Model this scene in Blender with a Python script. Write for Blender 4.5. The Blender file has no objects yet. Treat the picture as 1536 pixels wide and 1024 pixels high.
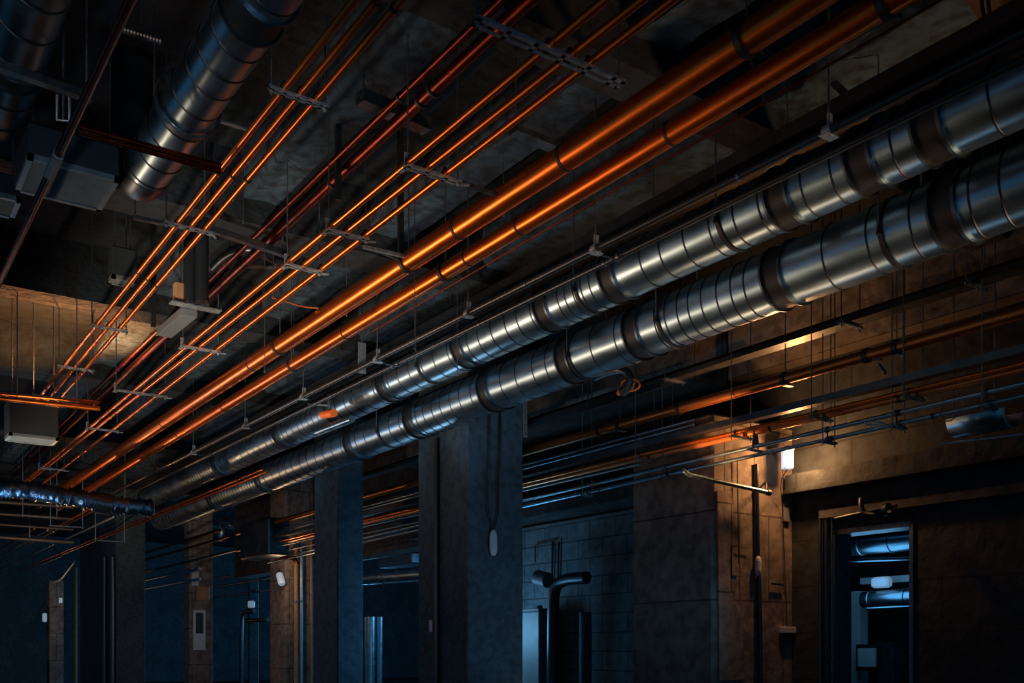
import bpy, math, random
from mathutils import Vector, Matrix
random.seed(7)
C = bpy.context.scene.collection
# ------------------------------------------------------------------ camera maths
TH = math.radians(35.0); S = math.sin(TH); CO = math.cos(TH)
F = 1463.0; HY = 972.0; EYE = 1.6
VX = 768 - F*S/CO                      # where lines along +Y meet
K = F/CO
def onX(px, X): return (K*X/(px-VX) - X*S)/CO                # Y on the plane X
def onY(px, Y):                                               # X on the plane Y
    q = px-VX
    return q*Y*CO/(K - q*S)
def dep(X, Y): return X*S + Y*CO
def zat(py, X, Y): return (HY-py)*dep(X, Y)/F                 # height above the eye
def W(X, Y, Z): return Vector((X, Y, Z+EYE))
def onZ(px, py, Z):
    d = F*Z/(HY-py); l = (px-768)*d/F
    return W(d*S + l*CO, d*CO - l*S, Z)
def atX(px, py, X):
    Y = onX(px, X); return W(X, Y, zat(py, X, Y))
def atY(px, py, Y):
    X = onY(px, Y); return W(X, Y, zat(py, X, Y))
CEIL = 5.0
BEAMS = [(3.40,3.88,-3,30,4.55),(4.85,5.36,-3,30,4.55),(6.30,6.96,-3,30,4.50),(.4,.95,-3,30,4.55)]
CROSS = [(9.6,.5,-8,10.4),(12.9,.45,-8,10.4),(16.6,.6,-8,10.4),(21.5,.6,-8,10.4),(27,.6,-8,25),(5.4,.4,1.0,10.4),(34,.7,-8,29)]
def under(x, y):                       # height of the soffit above a plan position
    z = CEIL
    for a, b, c, d, h in BEAMS:
        if a-.02 < x < b+.02 and c < y < d: z = min(z, h+.03)
    for yy, w_, a, b in CROSS:
        if yy-.005 < y < yy+w_+.005 and a < x < b: z = min(z, 4.3)
    return z+EYE
# ------------------------------------------------------------------ mesh builder
class MB:
    def __init__(s): s.v = []; s.f = []; s.m = []; s.sm = []
    def add(s, vs, fs, mi=0, smooth=False):
        o = len(s.v); s.v += [Vector(v) for v in vs]
        for f in fs: s.f.append([i+o for i in f]); s.m.append(mi); s.sm.append(smooth)
        return s
    def box(s, p0, p1, mi=0):
        (a, b, c), (d, e, f) = p0, p1
        a, d = min(a, d), max(a, d); b, e = min(b, e), max(b, e); c, f = min(c, f), max(c, f)
        return s.add([(a,b,c),(d,b,c),(d,e,c),(a,e,c),(a,b,f),(d,b,f),(d,e,f),(a,e,f)],
              [(0,3,2,1),(4,5,6,7),(0,1,5,4),(1,2,6,5),(2,3,7,6),(3,0,4,7)], mi)
    def bar(s, a, b, w, h, up=(0,0,1), mi=0, ext=0.0):
        a = Vector(a); b = Vector(b); t = (b-a).normalized(); a = a-t*ext; b = b+t*ext
        u = Vector(up); x = t.cross(u)
        if x.length < 1e-4: x = t.cross(Vector((1,0,0)))
        x.normalize(); u = x.cross(t).normalized()
        vs = [p + x*(i*w/2) + u*(j*h/2) for p in (a, b) for i, j in ((-1,-1),(1,-1),(1,1),(-1,1))]
        return s.add(vs, [(0,3,2,1),(4,5,6,7),(0,1,5,4),(1,2,6,5),(2,3,7,6),(3,0,4,7)], mi)
    def bev(s, p0, p1, b=0.01, mi=0):
        # box with chamfered vertical and horizontal edges
        (x0,y0,z0),(x1,y1,z1) = p0, p1
        x0,x1=min(x0,x1),max(x0,x1); y0,y1=min(y0,y1),max(y0,y1); z0,z1=min(z0,z1),max(z0,z1)
        def loop(i, z): return [(x0+i+b if k in (0,) else 0,)*3 for k in ()]
        rings = []
        for ins, z in ((b, z0), (0, z0+b), (0, z1-b), (b, z1)):
            a0,a1,c0,c1 = x0+ins, x1-ins, y0+ins, y1-ins
            rings.append([(a0+b,c0,z),(a1-b,c0,z),(a1,c0+b,z),(a1,c1-b,z),(a1-b,c1,z),(a0+b,c1,z),(a0,c1-b,z),(a0,c0+b,z)])
        vs = sum(rings, []); fs = [tuple(range(7,-1,-1)), tuple(range(24,32))]
        for r in range(3):
            for k in range(8):
                fs.append((r*8+k, r*8+(k+1)%8, (r+1)*8+(k+1)%8, (r+1)*8+k))
        return s.add(vs, fs, mi)
    def lathe(s, a, b, prof, n=32, mi=0, skew=0.0, caps=True, mats=None):
        # prof: list of (distance from a along the axis, radius)
        a = Vector(a); b = Vector(b); t = (b-a).normalized()
        x = t.cross(Vector((0,0,1)))
        if x.length < 1e-3: x = Vector((1,0,0))
        x.normalize(); y = x.cross(t).normalized()
        vs = []; fs = []
        L = (b-a).length
        for d, r in prof:
            for k in range(n):
                th = 2*math.pi*k/n
                sk = skew*math.cos(th) if 1e-6 < d < L-1e-6 else 0
                vs.append(a + t*(d+sk) + x*(r*math.cos(th)) + y*(r*math.sin(th)))
        o = len(s.f)
        if len(prof) > 2:                      # crisp creases between the rings
            v2 = []
            for i in range(len(prof)-1):
                b0 = len(v2); v2 += vs[i*n:(i+2)*n]
                for k in range(n): fs.append((b0+k, b0+n+k, b0+n+(k+1)%n, b0+(k+1)%n))
            s.add(v2, fs, mi, True)
        else:
            for k in range(n): fs.append((k, n+k, n+(k+1)%n, (k+1)%n))
            s.add(vs, fs, mi, True)
        if mats:
            for i in range(len(prof)-1):
                for k in range(n): s.m[o+i*n+k] = mats[i]
        if caps:
            s.add(vs[:n], [tuple(range(n))], mi); s.add(vs[-n:], [tuple(range(n-1,-1,-1))], mi)
        return s
    def cyl(s, a, b, r, n=14, mi=0, r2=None):
        if abs(b[2]-(CEIL+EYE)) < 1e-5: b = (b[0], b[1], under(b[0], b[1]))
        L = (Vector(b)-Vector(a)).length
        return s.lathe(a, b, [(0, r), (L, r if r2 is None else r2)], n, mi)
    def band(s, c, axis, ri, ro, w, n=32, mi=0):
        c = Vector(c); t = Vector(axis).normalized()
        a = c - t*w/2; b = c + t*w/2
        return s.lathe(a, b, [(0.0, ri), (0.0, ro), (w, ro), (w, ri), (0.0, ri)], n, mi, caps=False)
    def tube(s, pts, r, n=10, mi=0, smooth_path=0):
        pts = [Vector(p) for p in pts]
        for _ in range(smooth_path):
            q = [pts[0]]
            for i in range(len(pts)-1):
                q.append(pts[i]*.75 + pts[i+1]*.25); q.append(pts[i]*.25 + pts[i+1]*.75)
            q.append(pts[-1]); pts = q
        rr = r if callable(r) else (lambda u: r)
        vs = []; fs = []; u = None; m = len(pts)
        for i, p in enumerate(pts):
            t = (pts[min(i+1, m-1)] - pts[max(i-1, 0)]).normalized()
            if u is None:
                u = t.orthogonal().normalized()
            u = (u - t*u.dot(t)).normalized(); w = t.cross(u)
            R = rr(i/(m-1))
            for k in range(n):
                th = 2*math.pi*k/n
                vs.append(p + u*(R*math.cos(th)) + w*(R*math.sin(th)))
        for i in range(m-1):
            for k in range(n):
                fs.append((i*n+k, i*n+(k+1)%n, (i+1)*n+(k+1)%n, (i+1)*n+k))
        s.add(vs, fs, mi, True)
        s.add(vs[:n], [tuple(range(n-1,-1,-1))], mi); s.add(vs[-n:], [tuple(range(n))], mi)
        return s
    def strip(s, a, b, w=0.042, th=0.006, slot=0.055, gap=0.03, lip=0.02, mi=0):
        """perforated strut: two rails, bridges between the slots, turned-up lips"""
        a = Vector(a); b = Vector(b); t = (b-a).normalized(); L = (b-a).length
        x = t.cross(Vector((0,0,1))).normalized()
        for sg in (-1, 1):
            o = x*(sg*(w/2 - w*.16)); s.bar(a+o, b+o, w*.32, th, mi=mi)
            o = x*(sg*(w/2)) + Vector((0,0,lip/2)); s.bar(a+o, b+o, .004, lip, mi=mi)
        d = 0.0
        while d < L:
            e = min(d+gap, L); s.bar(a+t*d, a+t*e, w, th, mi=mi); d += slot+gap
        s.bar(b-t*gap, b, w, th, mi=mi)
        return s

def empty(name, loc):
    o = bpy.data.objects.new(name, None); C.objects.link(o); o.location = loc
    o.empty_display_size = .1; return o
def tag(o, label, cat, group=None, kind=None):
    if label: o['label'] = label
    if cat: o['category'] = cat
    if group: o['group'] = group
    if kind: o['kind'] = kind
    return o
WORLD = {}
def obj(name, mb, mats, parent=None, loc=None, label=None, kind=None):
    if not isinstance(mats, (list, tuple)): mats = [mats]
    if parent is not None: org = WORLD.get(parent, Vector(parent.location))
    elif loc is not None: org = Vector(loc)
    else:
        xs = [v.x for v in mb.v]; ys = [v.y for v in mb.v]; zs = [v.z for v in mb.v]
        org = Vector(((min(xs)+max(xs))/2, (min(ys)+max(ys))/2, min(zs)))
    me = bpy.data.meshes.new(name)
    me.from_pydata([tuple(v-org) for v in mb.v], [], mb.f)
    for m in mats: me.materials.append(m)
    for p, mi, sm in zip(me.polygons, mb.m, mb.sm):
        p.material_index = mi; p.use_smooth = sm
    me.update()
    o = bpy.data.objects.new(name, me); C.objects.link(o)
    if parent is not None: o.parent = parent; WORLD[o] = org
    else: o.location = org; WORLD[o] = org
    if label: o['label'] = label
    if kind: o['kind'] = kind
    return o
def thing(name, label, cat, loc, group=None):
    o = empty(name, loc); WORLD[o] = Vector(loc); return tag(o, label, cat, group)
def solid(name, mb, mats, label, cat, group=None):
    return tag(obj(name, mb, mats), label, cat, group)
def struct(name, mb, mats):
    o = obj(name, mb, mats); o['kind'] = 'structure'; return o

# ------------------------------------------------------------------ materials
def newmat(name):
    m = bpy.data.materials.new(name); m.use_nodes = True
    nt = m.node_tree; b = nt.nodes['Principled BSDF']; return m, nt, b
def metal(name, col, rough=.35, metallic=1.0, var=.3, scale=6, stretch=(1,1,1), bump=0.0, rvar=.12, col2=None):
    m, nt, b = newmat(name); N = nt.nodes; L = nt.links
    tc = N.new('ShaderNodeTexCoord'); mp = N.new('ShaderNodeMapping'); mp.inputs['Scale'].default_value = stretch
    L.new(tc.outputs['Object'], mp.inputs['Vector'])
    nz = N.new('ShaderNodeTexNoise'); nz.inputs['Scale'].default_value = scale; nz.inputs['Detail'].default_value = 6
    L.new(mp.outputs[0], nz.inputs['Vector'])
    cr = N.new('ShaderNodeValToRGB'); cr.color_ramp.elements[0].position = .3; cr.color_ramp.elements[1].position = .7
    c2 = col2 or [c*(1-var) for c in col]
    cr.color_ramp.elements[0].color = (*c2, 1); cr.color_ramp.elements[1].color = (*col, 1)
    L.new(nz.outputs['Fac'], cr.inputs['Fac']); L.new(cr.outputs[0], b.inputs['Base Color'])
    mr = N.new('ShaderNodeMapRange'); mr.inputs[3].default_value = max(.03, rough-rvar); mr.inputs[4].default_value = rough+rvar
    L.new(nz.outputs['Fac'], mr.inputs[0]); L.new(mr.outputs[0], b.inputs['Roughness'])
    b.inputs['Metallic'].default_value = metallic
    if bump:
        bp = N.new('ShaderNodeBump'); bp.inputs['Strength'].default_value = bump; bp.inputs['Distance'].default_value = .01
        L.new(nz.outputs['Fac'], bp.inputs['Height']); L.new(bp.outputs[0], b.inputs['Normal'])
    return m
def concrete(name, col, var=.45, scale=1.2, bump=.6, board=None, rough=.9, blotch=.5, boardax='Y'):
    m, nt, b = newmat(name); N = nt.nodes; L = nt.links
    tc = N.new('ShaderNodeTexCoord')
    n1 = N.new('ShaderNodeTexNoise'); n1.inputs['Scale'].default_value = scale; n1.inputs['Detail'].default_value = 9; n1.inputs['Roughness'].default_value = .68
    n2 = N.new('ShaderNodeTexNoise'); n2.inputs['Scale'].default_value = scale*7; n2.inputs['Detail'].default_value = 8
    vo = N.new('ShaderNodeTexVoronoi'); vo.inputs['Scale'].default_value = scale*2.2; vo.feature = 'DISTANCE_TO_EDGE'
    for n in (n1, n2, vo): L.new(tc.outputs['Object'], n.inputs['Vector'])
    cr = N.new('ShaderNodeValToRGB'); e = cr.color_ramp.elements
    e[0].position = .36; e[1].position = .66
    e[0].color = (*[c*(1-var) for c in col], 1); e[1].color = (*col, 1)
    L.new(n1.outputs['Fac'], cr.inputs['Fac'])
    c2 = N.new('ShaderNodeValToRGB'); c2.color_ramp.elements[0].position = .38; c2.color_ramp.elements[1].position = .55
    c2.color_ramp.elements[0].color = (1-blotch,)*3 + (1,); c2.color_ramp.elements[1].color = (1,1,1,1)
    L.new(n2.outputs['Fac'], c2.inputs['Fac'])
    mx = N.new('ShaderNodeMix'); mx.data_type = 'RGBA'; mx.blend_type = 'MULTIPLY'; mx.inputs[0].default_value = 1
    L.new(cr.outputs[0], mx.inputs[6]); L.new(c2.outputs[0], mx.inputs[7])
    out = mx.outputs[2]; hgt = n2.outputs['Fac']
    if board:
        wv = N.new('ShaderNodeTexBrick'); wv.inputs['Scale'].default_value = 1.0
        wv.inputs['Mortar Size'].default_value = .012; wv.inputs['Brick Width'].default_value = board[0]; wv.inputs['Row Height'].default_value = board[1]
        wv.inputs['Color1'].default_value = (1,1,1,1); wv.inputs['Color2'].default_value = (.8,.8,.8,1); wv.inputs['Mortar'].default_value = (.3,.3,.3,1)
        mp = N.new('ShaderNodeMapping'); mp.inputs['Rotation'].default_value = (math.pi/2, 0, math.pi/2) if boardax == 'Y' else (math.pi/2, 0, 0)
        sx = N.new('ShaderNodeSeparateXYZ'); cx = N.new('ShaderNodeCombineXYZ')
        L.new(tc.outputs['Object'], sx.inputs[0])
        L.new(sx.outputs['Y' if boardax == 'Y' else 'X'], cx.inputs['X']); L.new(sx.outputs['Z'], cx.inputs['Y'])
        L.new(cx.outputs[0], wv.inputs['Vector']); N.remove(mp)
        m2 = N.new('ShaderNodeMix'); m2.data_type = 'RGBA'; m2.blend_type = 'MULTIPLY'; m2.inputs[0].default_value = 1
        L.new(out, m2.inputs[6]); L.new(wv.outputs['Color'], m2.inputs[7]); out = m2.outputs[2]
    L.new(out, b.inputs['Base Color']); b.inputs['Roughness'].default_value = rough
    bp = N.new('ShaderNodeBump'); bp.inputs['Strength'].default_value = bump; bp.inputs['Distance'].default_value = .04
    ad = N.new('ShaderNodeMath'); ad.operation = 'ADD'
    L.new(n1.outputs['Fac'], ad.inputs[0]); L.new(n2.outputs['Fac'], ad.inputs[1])
    L.new(ad.outputs[0], bp.inputs['Height']); L.new(bp.outputs[0], b.inputs['Normal'])
    return m
def emit(name, col, st):
    m, nt, b = newmat(name)
    b.inputs['Base Color'].default_value = (*col, 1); b.inputs['Emission Color'].default_value = (*col, 1)
    b.inputs['Emission Strength'].default_value = st; return m

M = {}
M['copper'] = metal('copper', (.95,.22,.035), .29, .95, .15, 9, (1,.25,1), .05, .08)
M['copper_big'] = metal('copper_big', (.94,.20,.028), .31, .95, .2, 14, (1,.3,1), .05, .05)
M['dark_copper'] = metal('dark_copper', (.16,.025,.012), .35, 1, .5, 6)
M['pale_copper'] = metal('pale_copper', (.85,.32,.12), .33, .8, .2, 9, (1,.25,1), .03, .06)
M['brown_pipe'] = metal('brown_pipe', (.42,.16,.05), .38, .9, .15, 6, (1,.2,1), 0, .03)
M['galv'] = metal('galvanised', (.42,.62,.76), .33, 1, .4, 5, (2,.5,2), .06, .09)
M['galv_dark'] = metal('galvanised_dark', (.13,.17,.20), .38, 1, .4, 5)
M['seam'] = metal('seam_metal', (.05,.06,.07), .45, 1, .4, 5)
M['black'] = metal('black_rubber', (.007,.009,.012), .55, 0, .4, 5)
M['blackpipe'] = metal('black_painted_steel', (.04,.05,.06), .30, .6, .2, 8, (1,.1,1), 0, .02)
M['steel'] = metal('zinc_steel', (.52,.60,.65), .45, .75, .5, 25)
M['steel_dark'] = metal('dull_steel', (.16,.19,.22), .4, .9, .5, 18)
M['rod'] = metal('rod_steel', (.20,.23,.26), .45, .8, .4, 30)
M['white'] = metal('white_plastic', (.55,.58,.60), .5, 0, .12, 8)
M['grey_plastic'] = metal('grey_plastic', (.13,.155,.175), .5, 0, .2, 8)
M['unit'] = metal('unit_sheet', (.05,.065,.075), .5, .3, .25, 5)
M['grille'] = metal('unit_grille', (.22,.27,.29), .45, .2, .2, 10)
M['foil'] = metal('foil', (.22,.36,.52), .34, 1, .4, 22, (1,1,1), .9, .12)
M['blue_paint'] = metal('blue_paint', (.03,.16,.40), .4, .2, .3, 8)
M['orange_paint'] = metal('orange_paint', (.85,.16,.02), .4, .1, .3, 8)
M['lamplit'] = metal('lamplit_brown', (.42,.24,.12), .6, 0, .35, 8, (1,6,1))  # brown base puts warm lamplight into the colour of pale parts
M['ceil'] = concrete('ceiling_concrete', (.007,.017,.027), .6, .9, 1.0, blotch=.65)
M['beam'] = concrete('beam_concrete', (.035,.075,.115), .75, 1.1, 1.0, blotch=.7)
M['wall'] = concrete('wall_concrete', (.035,.05,.065), .5, .8, .5, board=(2.4,.6), blotch=.45)
M['block'] = concrete('block_wall', (.15,.19,.21), .35, .9, .4, board=(.62,.31), blotch=.3)
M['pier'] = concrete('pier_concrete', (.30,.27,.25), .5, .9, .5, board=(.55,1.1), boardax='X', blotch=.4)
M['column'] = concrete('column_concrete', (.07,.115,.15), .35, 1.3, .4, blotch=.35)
M['floor'] = concrete('floor_concrete', (.03,.035,.04), .4, .5, .3, rough=.6)
M['dark'] = concrete('dark_concrete', (.06,.065,.07), .5, .8, .5)
M['lamp'] = emit('lamp_diffuser', (.74,.86,1.0), .8)
M['soft_lamp'] = emit('small_lamp_diffuser', (.62,.68,.74), .34)
M['cool_lamp'] = emit('cool_lamp_diffuser', (.30,.45,.60), .35)

# ================================================================== THE SETTING
fl = MB().box((-9,-5,-.12), (30,48,0)); struct('floor', fl, M['floor'])
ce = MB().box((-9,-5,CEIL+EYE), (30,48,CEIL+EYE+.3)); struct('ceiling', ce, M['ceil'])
XW = 10.4
y0, y1 = onX(1368, XW), onX(1251, XW); zt = .115*XW/CO
wr = MB()
wr.box(W(XW,-5,-EYE), W(XW+.3,y0,CEIL)); wr.box(W(XW,y0,zt), W(XW+.3,y1,CEIL)); wr.box(W(XW,y1,-EYE), W(XW+.3,17.6,CEIL))
struct('wall_right', wr, M['wall'])
struct('wall_far', MB().box((-9,47.5,0), (30,48,CEIL+EYE)), M['column'])
struct('wall_end', MB().box((29.5,-5,0), (30,47.5,CEIL+EYE)), M['dark'])
# block infill past the pier, below the beam
bl = MB().box(W(XW-.06,9.9,-EYE), W(XW,17.6,.172*XW/CO)); struct('wall_right_infill', bl, M['block'])
# room behind the doorway
struct('wall_back_room', MB().box(W(15.5,2,-EYE), W(15.8,12.5,CEIL)), M['block'])
struct('wall_side_room', MB().box(W(XW+.3,12.5,-EYE), W(15.8,12.8,CEIL)), M['dark'])
dr = MB(); t_ = .05
for ya in (y0, y1): dr.box(W(XW-.02,ya-t_/2,-EYE), W(XW+.32,ya+t_/2,zt))
dr.box(W(XW-.02,y0,zt-.03), W(XW+.32,y1,zt+.03)); struct('door_1', dr, M['steel_dark'])
# ceiling beams along the pipes
def rough_beam(name, x0, x1, ya, yb, z0, z1, m, seg=.35, amp=.03):
    mb = MB(); n = int((yb-ya)/seg); rnd = random.Random(hash(name) % 1000 if False else len(name)*7+int(x0*10))
    prof = [(x0,z1),(x0,z0+.06),(x0+.05,z0),((x0+x1)/2,z0),(x1-.05,z0),(x1,z0+.06),(x1,z1)]
    vs = []; fs = []
    for i in range(n+1):
        y = ya+(yb-ya)*i/n
        for j, (x, z) in enumerate(prof):
            a = amp if 0 < j < 6 else 0
            vs.append(W(x+rnd.uniform(-a,a), y, z+rnd.uniform(-a,a)*.5))
    k = len(prof)
    for i in range(n):
        for j in range(k-1): fs.append((i*k+j, (i+1)*k+j, (i+1)*k+j+1, i*k+j+1))
    mb.add(vs, fs); mb.add(vs[:k], [tuple(range(k))]); mb.add(vs[-k:], [tuple(range(k-1,-1,-1))])
    return struct(name, mb, m)
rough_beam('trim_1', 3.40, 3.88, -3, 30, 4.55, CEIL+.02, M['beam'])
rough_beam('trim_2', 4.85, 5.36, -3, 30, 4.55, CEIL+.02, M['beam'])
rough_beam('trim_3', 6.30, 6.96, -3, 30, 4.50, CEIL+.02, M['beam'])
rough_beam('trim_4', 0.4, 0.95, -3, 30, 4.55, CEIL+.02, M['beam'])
# cross beams
for i, (yy, ww, x0, x1) in enumerate(CROSS):
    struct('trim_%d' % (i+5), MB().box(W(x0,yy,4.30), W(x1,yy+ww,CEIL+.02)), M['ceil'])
# right-hand ledge beams with the lit soffits
ZL = .2905*XW/CO
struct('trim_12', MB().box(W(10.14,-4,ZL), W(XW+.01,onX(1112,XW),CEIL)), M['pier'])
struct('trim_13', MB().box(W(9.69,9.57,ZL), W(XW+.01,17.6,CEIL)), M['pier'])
struct('trim_14', MB().box(W(10.18,-4,.163*10.18/CO), W(XW+.01,8.35,.163*10.18/CO+.22)).box(W(10.14,-4,.163*10.18/CO-.03), W(10.2,8.35,.163*10.18/CO+.03)), M['wall'])
struct('trim_15', MB().box(W(10.28,-4,.131*10.28/CO), W(XW+.01,7.9,.131*10.28/CO+.1)), M['dark'])
struct('trim_16', MB().box(W(9.75,9.9,.176*XW/CO), W(XW+.01,17.6,.176*XW/CO+.25)), M['dark'])
# deep space behind the end of the right wall
struct('wall_passage', MB().box(W(XW,17.6,2.2), W(XW+.5,30,CEIL)), M['dark'])

# ------------------------------------------------------------------ columns
def column(pl, pc, pr, X, ztop, label, m='column', chamfer=.02, extra=None):
    Y = onX(pc, X); X2 = onY(pr, Y); Y2 = onX(pl, X)
    mb = MB().bev(W(X,Y,-EYE), W(X2,Y2,ztop), chamfer)
    o = solid('concrete_column', mb, M[m], label, 'column'); return o, Y, X2, Y2
_, YC1, XC1b, YC1b = column(627, 701, 785, 7.15, CEIL, 'widest concrete column, standing under the middle of the big silver duct')
_, YC2, XC2b, YC2b = column(471, 506, 545, 7.15, CEIL, 'slim blue-grey concrete column, next to the left of the widest column')
_, YC3, XC3b, _ = column(120, 174, 218, 7.0, CEIL, 'dark concrete column below the thin pipes at lower left, right of the small lit pillar')
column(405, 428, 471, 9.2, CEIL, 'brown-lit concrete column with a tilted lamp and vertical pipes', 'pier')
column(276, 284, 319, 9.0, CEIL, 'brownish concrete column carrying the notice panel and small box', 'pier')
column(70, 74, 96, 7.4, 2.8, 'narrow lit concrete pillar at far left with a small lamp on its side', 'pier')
column(222, 226, 250, 14.0, 2.6, 'pale blue pillar in the distance, just right of the dark column', 'column')
column(372, 374, 388, 12.0, 2.6, 'pale blue pillar in the distance behind the bent vertical pipe', 'column')
# pier on the right wall
YP = 8.41; XP = 8.9
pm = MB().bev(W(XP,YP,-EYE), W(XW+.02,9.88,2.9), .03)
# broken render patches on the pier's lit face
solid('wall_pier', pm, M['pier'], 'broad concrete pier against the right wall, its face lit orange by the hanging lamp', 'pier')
# raised plaster edge left of the pier, with a rough outline
pts = [(1075,736),(1096,736),(1098,760),(1102,790),(1099,830),(1103,870),(1100,905),(1112,925),(1116,1020),(1078,1020)]
mb = MB(); vs = []
for dy in (-.035, -.004):
    for px, py in pts:
        p = atY(px, py, YP-.02); vs.append(Vector((p.x, YP+dy, p.z)))
n = len(pts); fs = [tuple(range(n-1,-1,-1))[::-1], tuple(range(n,2*n))[::-1]]
for k in range(n): fs.append((k, (k+1)%n, n+(k+1)%n, n+k))
mb.add(vs, fs); solid('plaster_patch', mb, M['pier'], 'ragged strip of plaster on the left edge of the orange-lit pier face', 'plaster')

# ================================================================== PIPES
class Line:
    """pipe centre line: height Z above the eye and two picture slopes (near, far) turned into plan positions"""
    def __init__(s, Z, m1, px1, m2=None, px2=None, r=.02):
        s.Z = Z; s.r = r; X1 = CO*Z/m1; Y1 = onX(px1, X1)
        if m2 is None: s.k = 0
        else:
            X2 = CO*Z/m2; Y2 = onX(px2, X2); s.k = (X2-X1)/(Y2-Y1)
        s.x0 = X1 - s.k*Y1
    def X(s, Y): return s.x0 + s.k*Y
    def P(s, Y, dz=0): return W(s.X(Y), Y, s.Z+dz)
    def Y(s, px):
        Y = 8.0
        for _ in range(20): Y = onX(px, s.X(Y))
        return Y
def pipe(name, ln, ya, yb, mat, label, cat='pipe', group=None, clips=(), n=20, clipmat='black', clipw=.025, cr=1.22, joints=()):
    a, b = ln.P(ya), ln.P(yb)
    L = (b-a).length
    if clips or joints:
        o = thing(name, label, cat, a, group)
        obj('tube', MB().lathe(a, b, [(0, ln.r), (L*.25, ln.r), (L*.5, ln.r), (L*.75, ln.r), (L, ln.r)], n), M[mat], o)
        for y in clips: obj('pipe_clip', MB().band(ln.P(y), b-a, ln.r*.98, ln.r*cr, clipw, n), M[clipmat], o)
        for y in joints: obj('coupling', MB().band(ln.P(y), b-a, ln.r*.98, ln.r*1.10, .05, n), M[mat], o)
        return o
    return solid(name, MB().lathe(a, b, [(0, ln.r), (L*.3, ln.r), (L*.6, ln.r), (L, ln.r)], n), M[mat], label, cat, group)

# --- triple A (left)
ZA = 3.6; rA = .0235
A = [Line(ZA, 1.229, 431, 1.208, 147, r=rA), Line(ZA, 1.176, 450, 1.152, 164, r=rA), Line(ZA, 1.126, 477, 1.099, 180, r=rA)]
wh = ['leftmost', 'middle', 'rightmost']
for i, l in enumerate(A):
    pipe('copper_pipe', l, -1.5, 17.5, 'copper', '%s of the three thin orange copper pipes in the upper left run' % wh[i],
         group=None, clips=[l.Y(p) for p in (([372,318,222][0]+i*22-44), 208+i*14, 540+i*26)])
# --- triple B (middle)
ZB = 3.6; rB = .027
B = [Line(ZB, .836, 826, .8476, 134, r=rB), Line(ZB, .799, 854, .814, 277, r=rB), Line(ZB, .769, 881, .771, 164, r=rB)]
for i, l in enumerate(B):
    pipe('copper_pipe', l, -1.5, 26, 'pale_copper' if False else 'copper', '%s of the three orange copper pipes in the long central run of brackets' % wh[i],
         joints=[l.Y(420+i*18)])
# --- the two big copper pipes
G = [Line(3.62, .6655, 850, .676, 230, r=.097), Line(3.58, .6105, 960, .612, 240, r=.078)]
pipe('copper_main_pipe', G[0], -2, 27, 'copper_big', 'thickest orange copper pipe, upper of the two big ones crossing the centre',
     clips=[G[0].Y(p) for p in (850,690,380,247,204)], n=40, clipw=.03, cr=1.05)
pipe('copper_main_pipe', G[1], -2, 27, 'copper_big', 'lower and slightly thinner of the two big orange copper pipes',
     clips=[G[1].Y(p) for p in (1008,782,704,520,338,270)], n=40, clipw=.022, cr=1.06)
l = Line(3.42, .583, 1000, .583, 700, r=.008)
solid('cable', MB().tube([l.P(-1), l.P(4), l.P(9.5)], .008, 8), M['dark_copper'], 'thin red cable just under the lower big copper pipe', 'cable')
# --- the two conduits over duct one
CN = [Line(3.3, .5114+.006, 1228, .5366+.004, 250, r=.03), Line(3.3, .4905+.004, 1130, .503+.004, 330, r=.026)]
pipe('steel_conduit', CN[0], -1, 24, 'blackpipe', 'upper of two black conduits with a shining lower edge above the silver ducts',
     clips=[CN[0].Y(p) for p in (1110,790,480)], clipmat='steel_dark')
pipe('steel_conduit', CN[1], -1, 22, 'blackpipe', 'lower of two black conduits, the one skimming the top of the upper silver duct',
     clips=[CN[1].Y(p) for p in (908,720,590,430)], clipmat='steel_dark')
# dark tray above conduits
l = Line(4.0, .578, 900, r=.05)
tr = thing('cable_tray', 'wide black cable tray hanging between the big copper pipes and the conduits', 'cable tray', W(6.05,-1,3.85))
obj('tray_bed', MB().box(W(5.95,-1,3.86), W(6.22,24,3.875)), M['black'], tr)
for xx in (5.95, 6.22): obj('side_rail', MB().box(W(xx-.006,-1,3.86), W(xx+.006,24,3.97)), M['black'], tr)
for q in range(3):
    pass
# --- dark pipe between the triples
l = Line(4.2, .925, 700, r=.05)
pipe('dark_pipe', l, -1, 26, 'dark_copper', 'dull dark red pipe high up between the two sets of three copper pipes', clips=[l.Y(p) for p in (650,632,500,400)])
l2 = Line(4.25, .965, 700, r=.03)
pipe('dark_pipe', l2, -1, 26, 'dark_copper', 'slimmer dark red pipe beside the dull one between the copper sets', clips=[l2.Y(600)])
# left dark pipe
l3 = Line(3.35, 2.15, 60, r=.028)
pipe('dark_pipe', l3, 1.0, 14, 'dark_copper', 'dark red pipe running down the left edge past the ventilation unit', clips=[l3.Y(p) for p in (88,)], clipmat='steel')
solid('pale_ring', MB().band(l3.P(l3.Y(80)), (0,1,0), .027, .036, .32, 16), M['grey_plastic'], 'pale grey ring round the dark red pipe below the ventilation unit', 'sleeve')  # pale ring marks a paler stretch of the pipe

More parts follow.
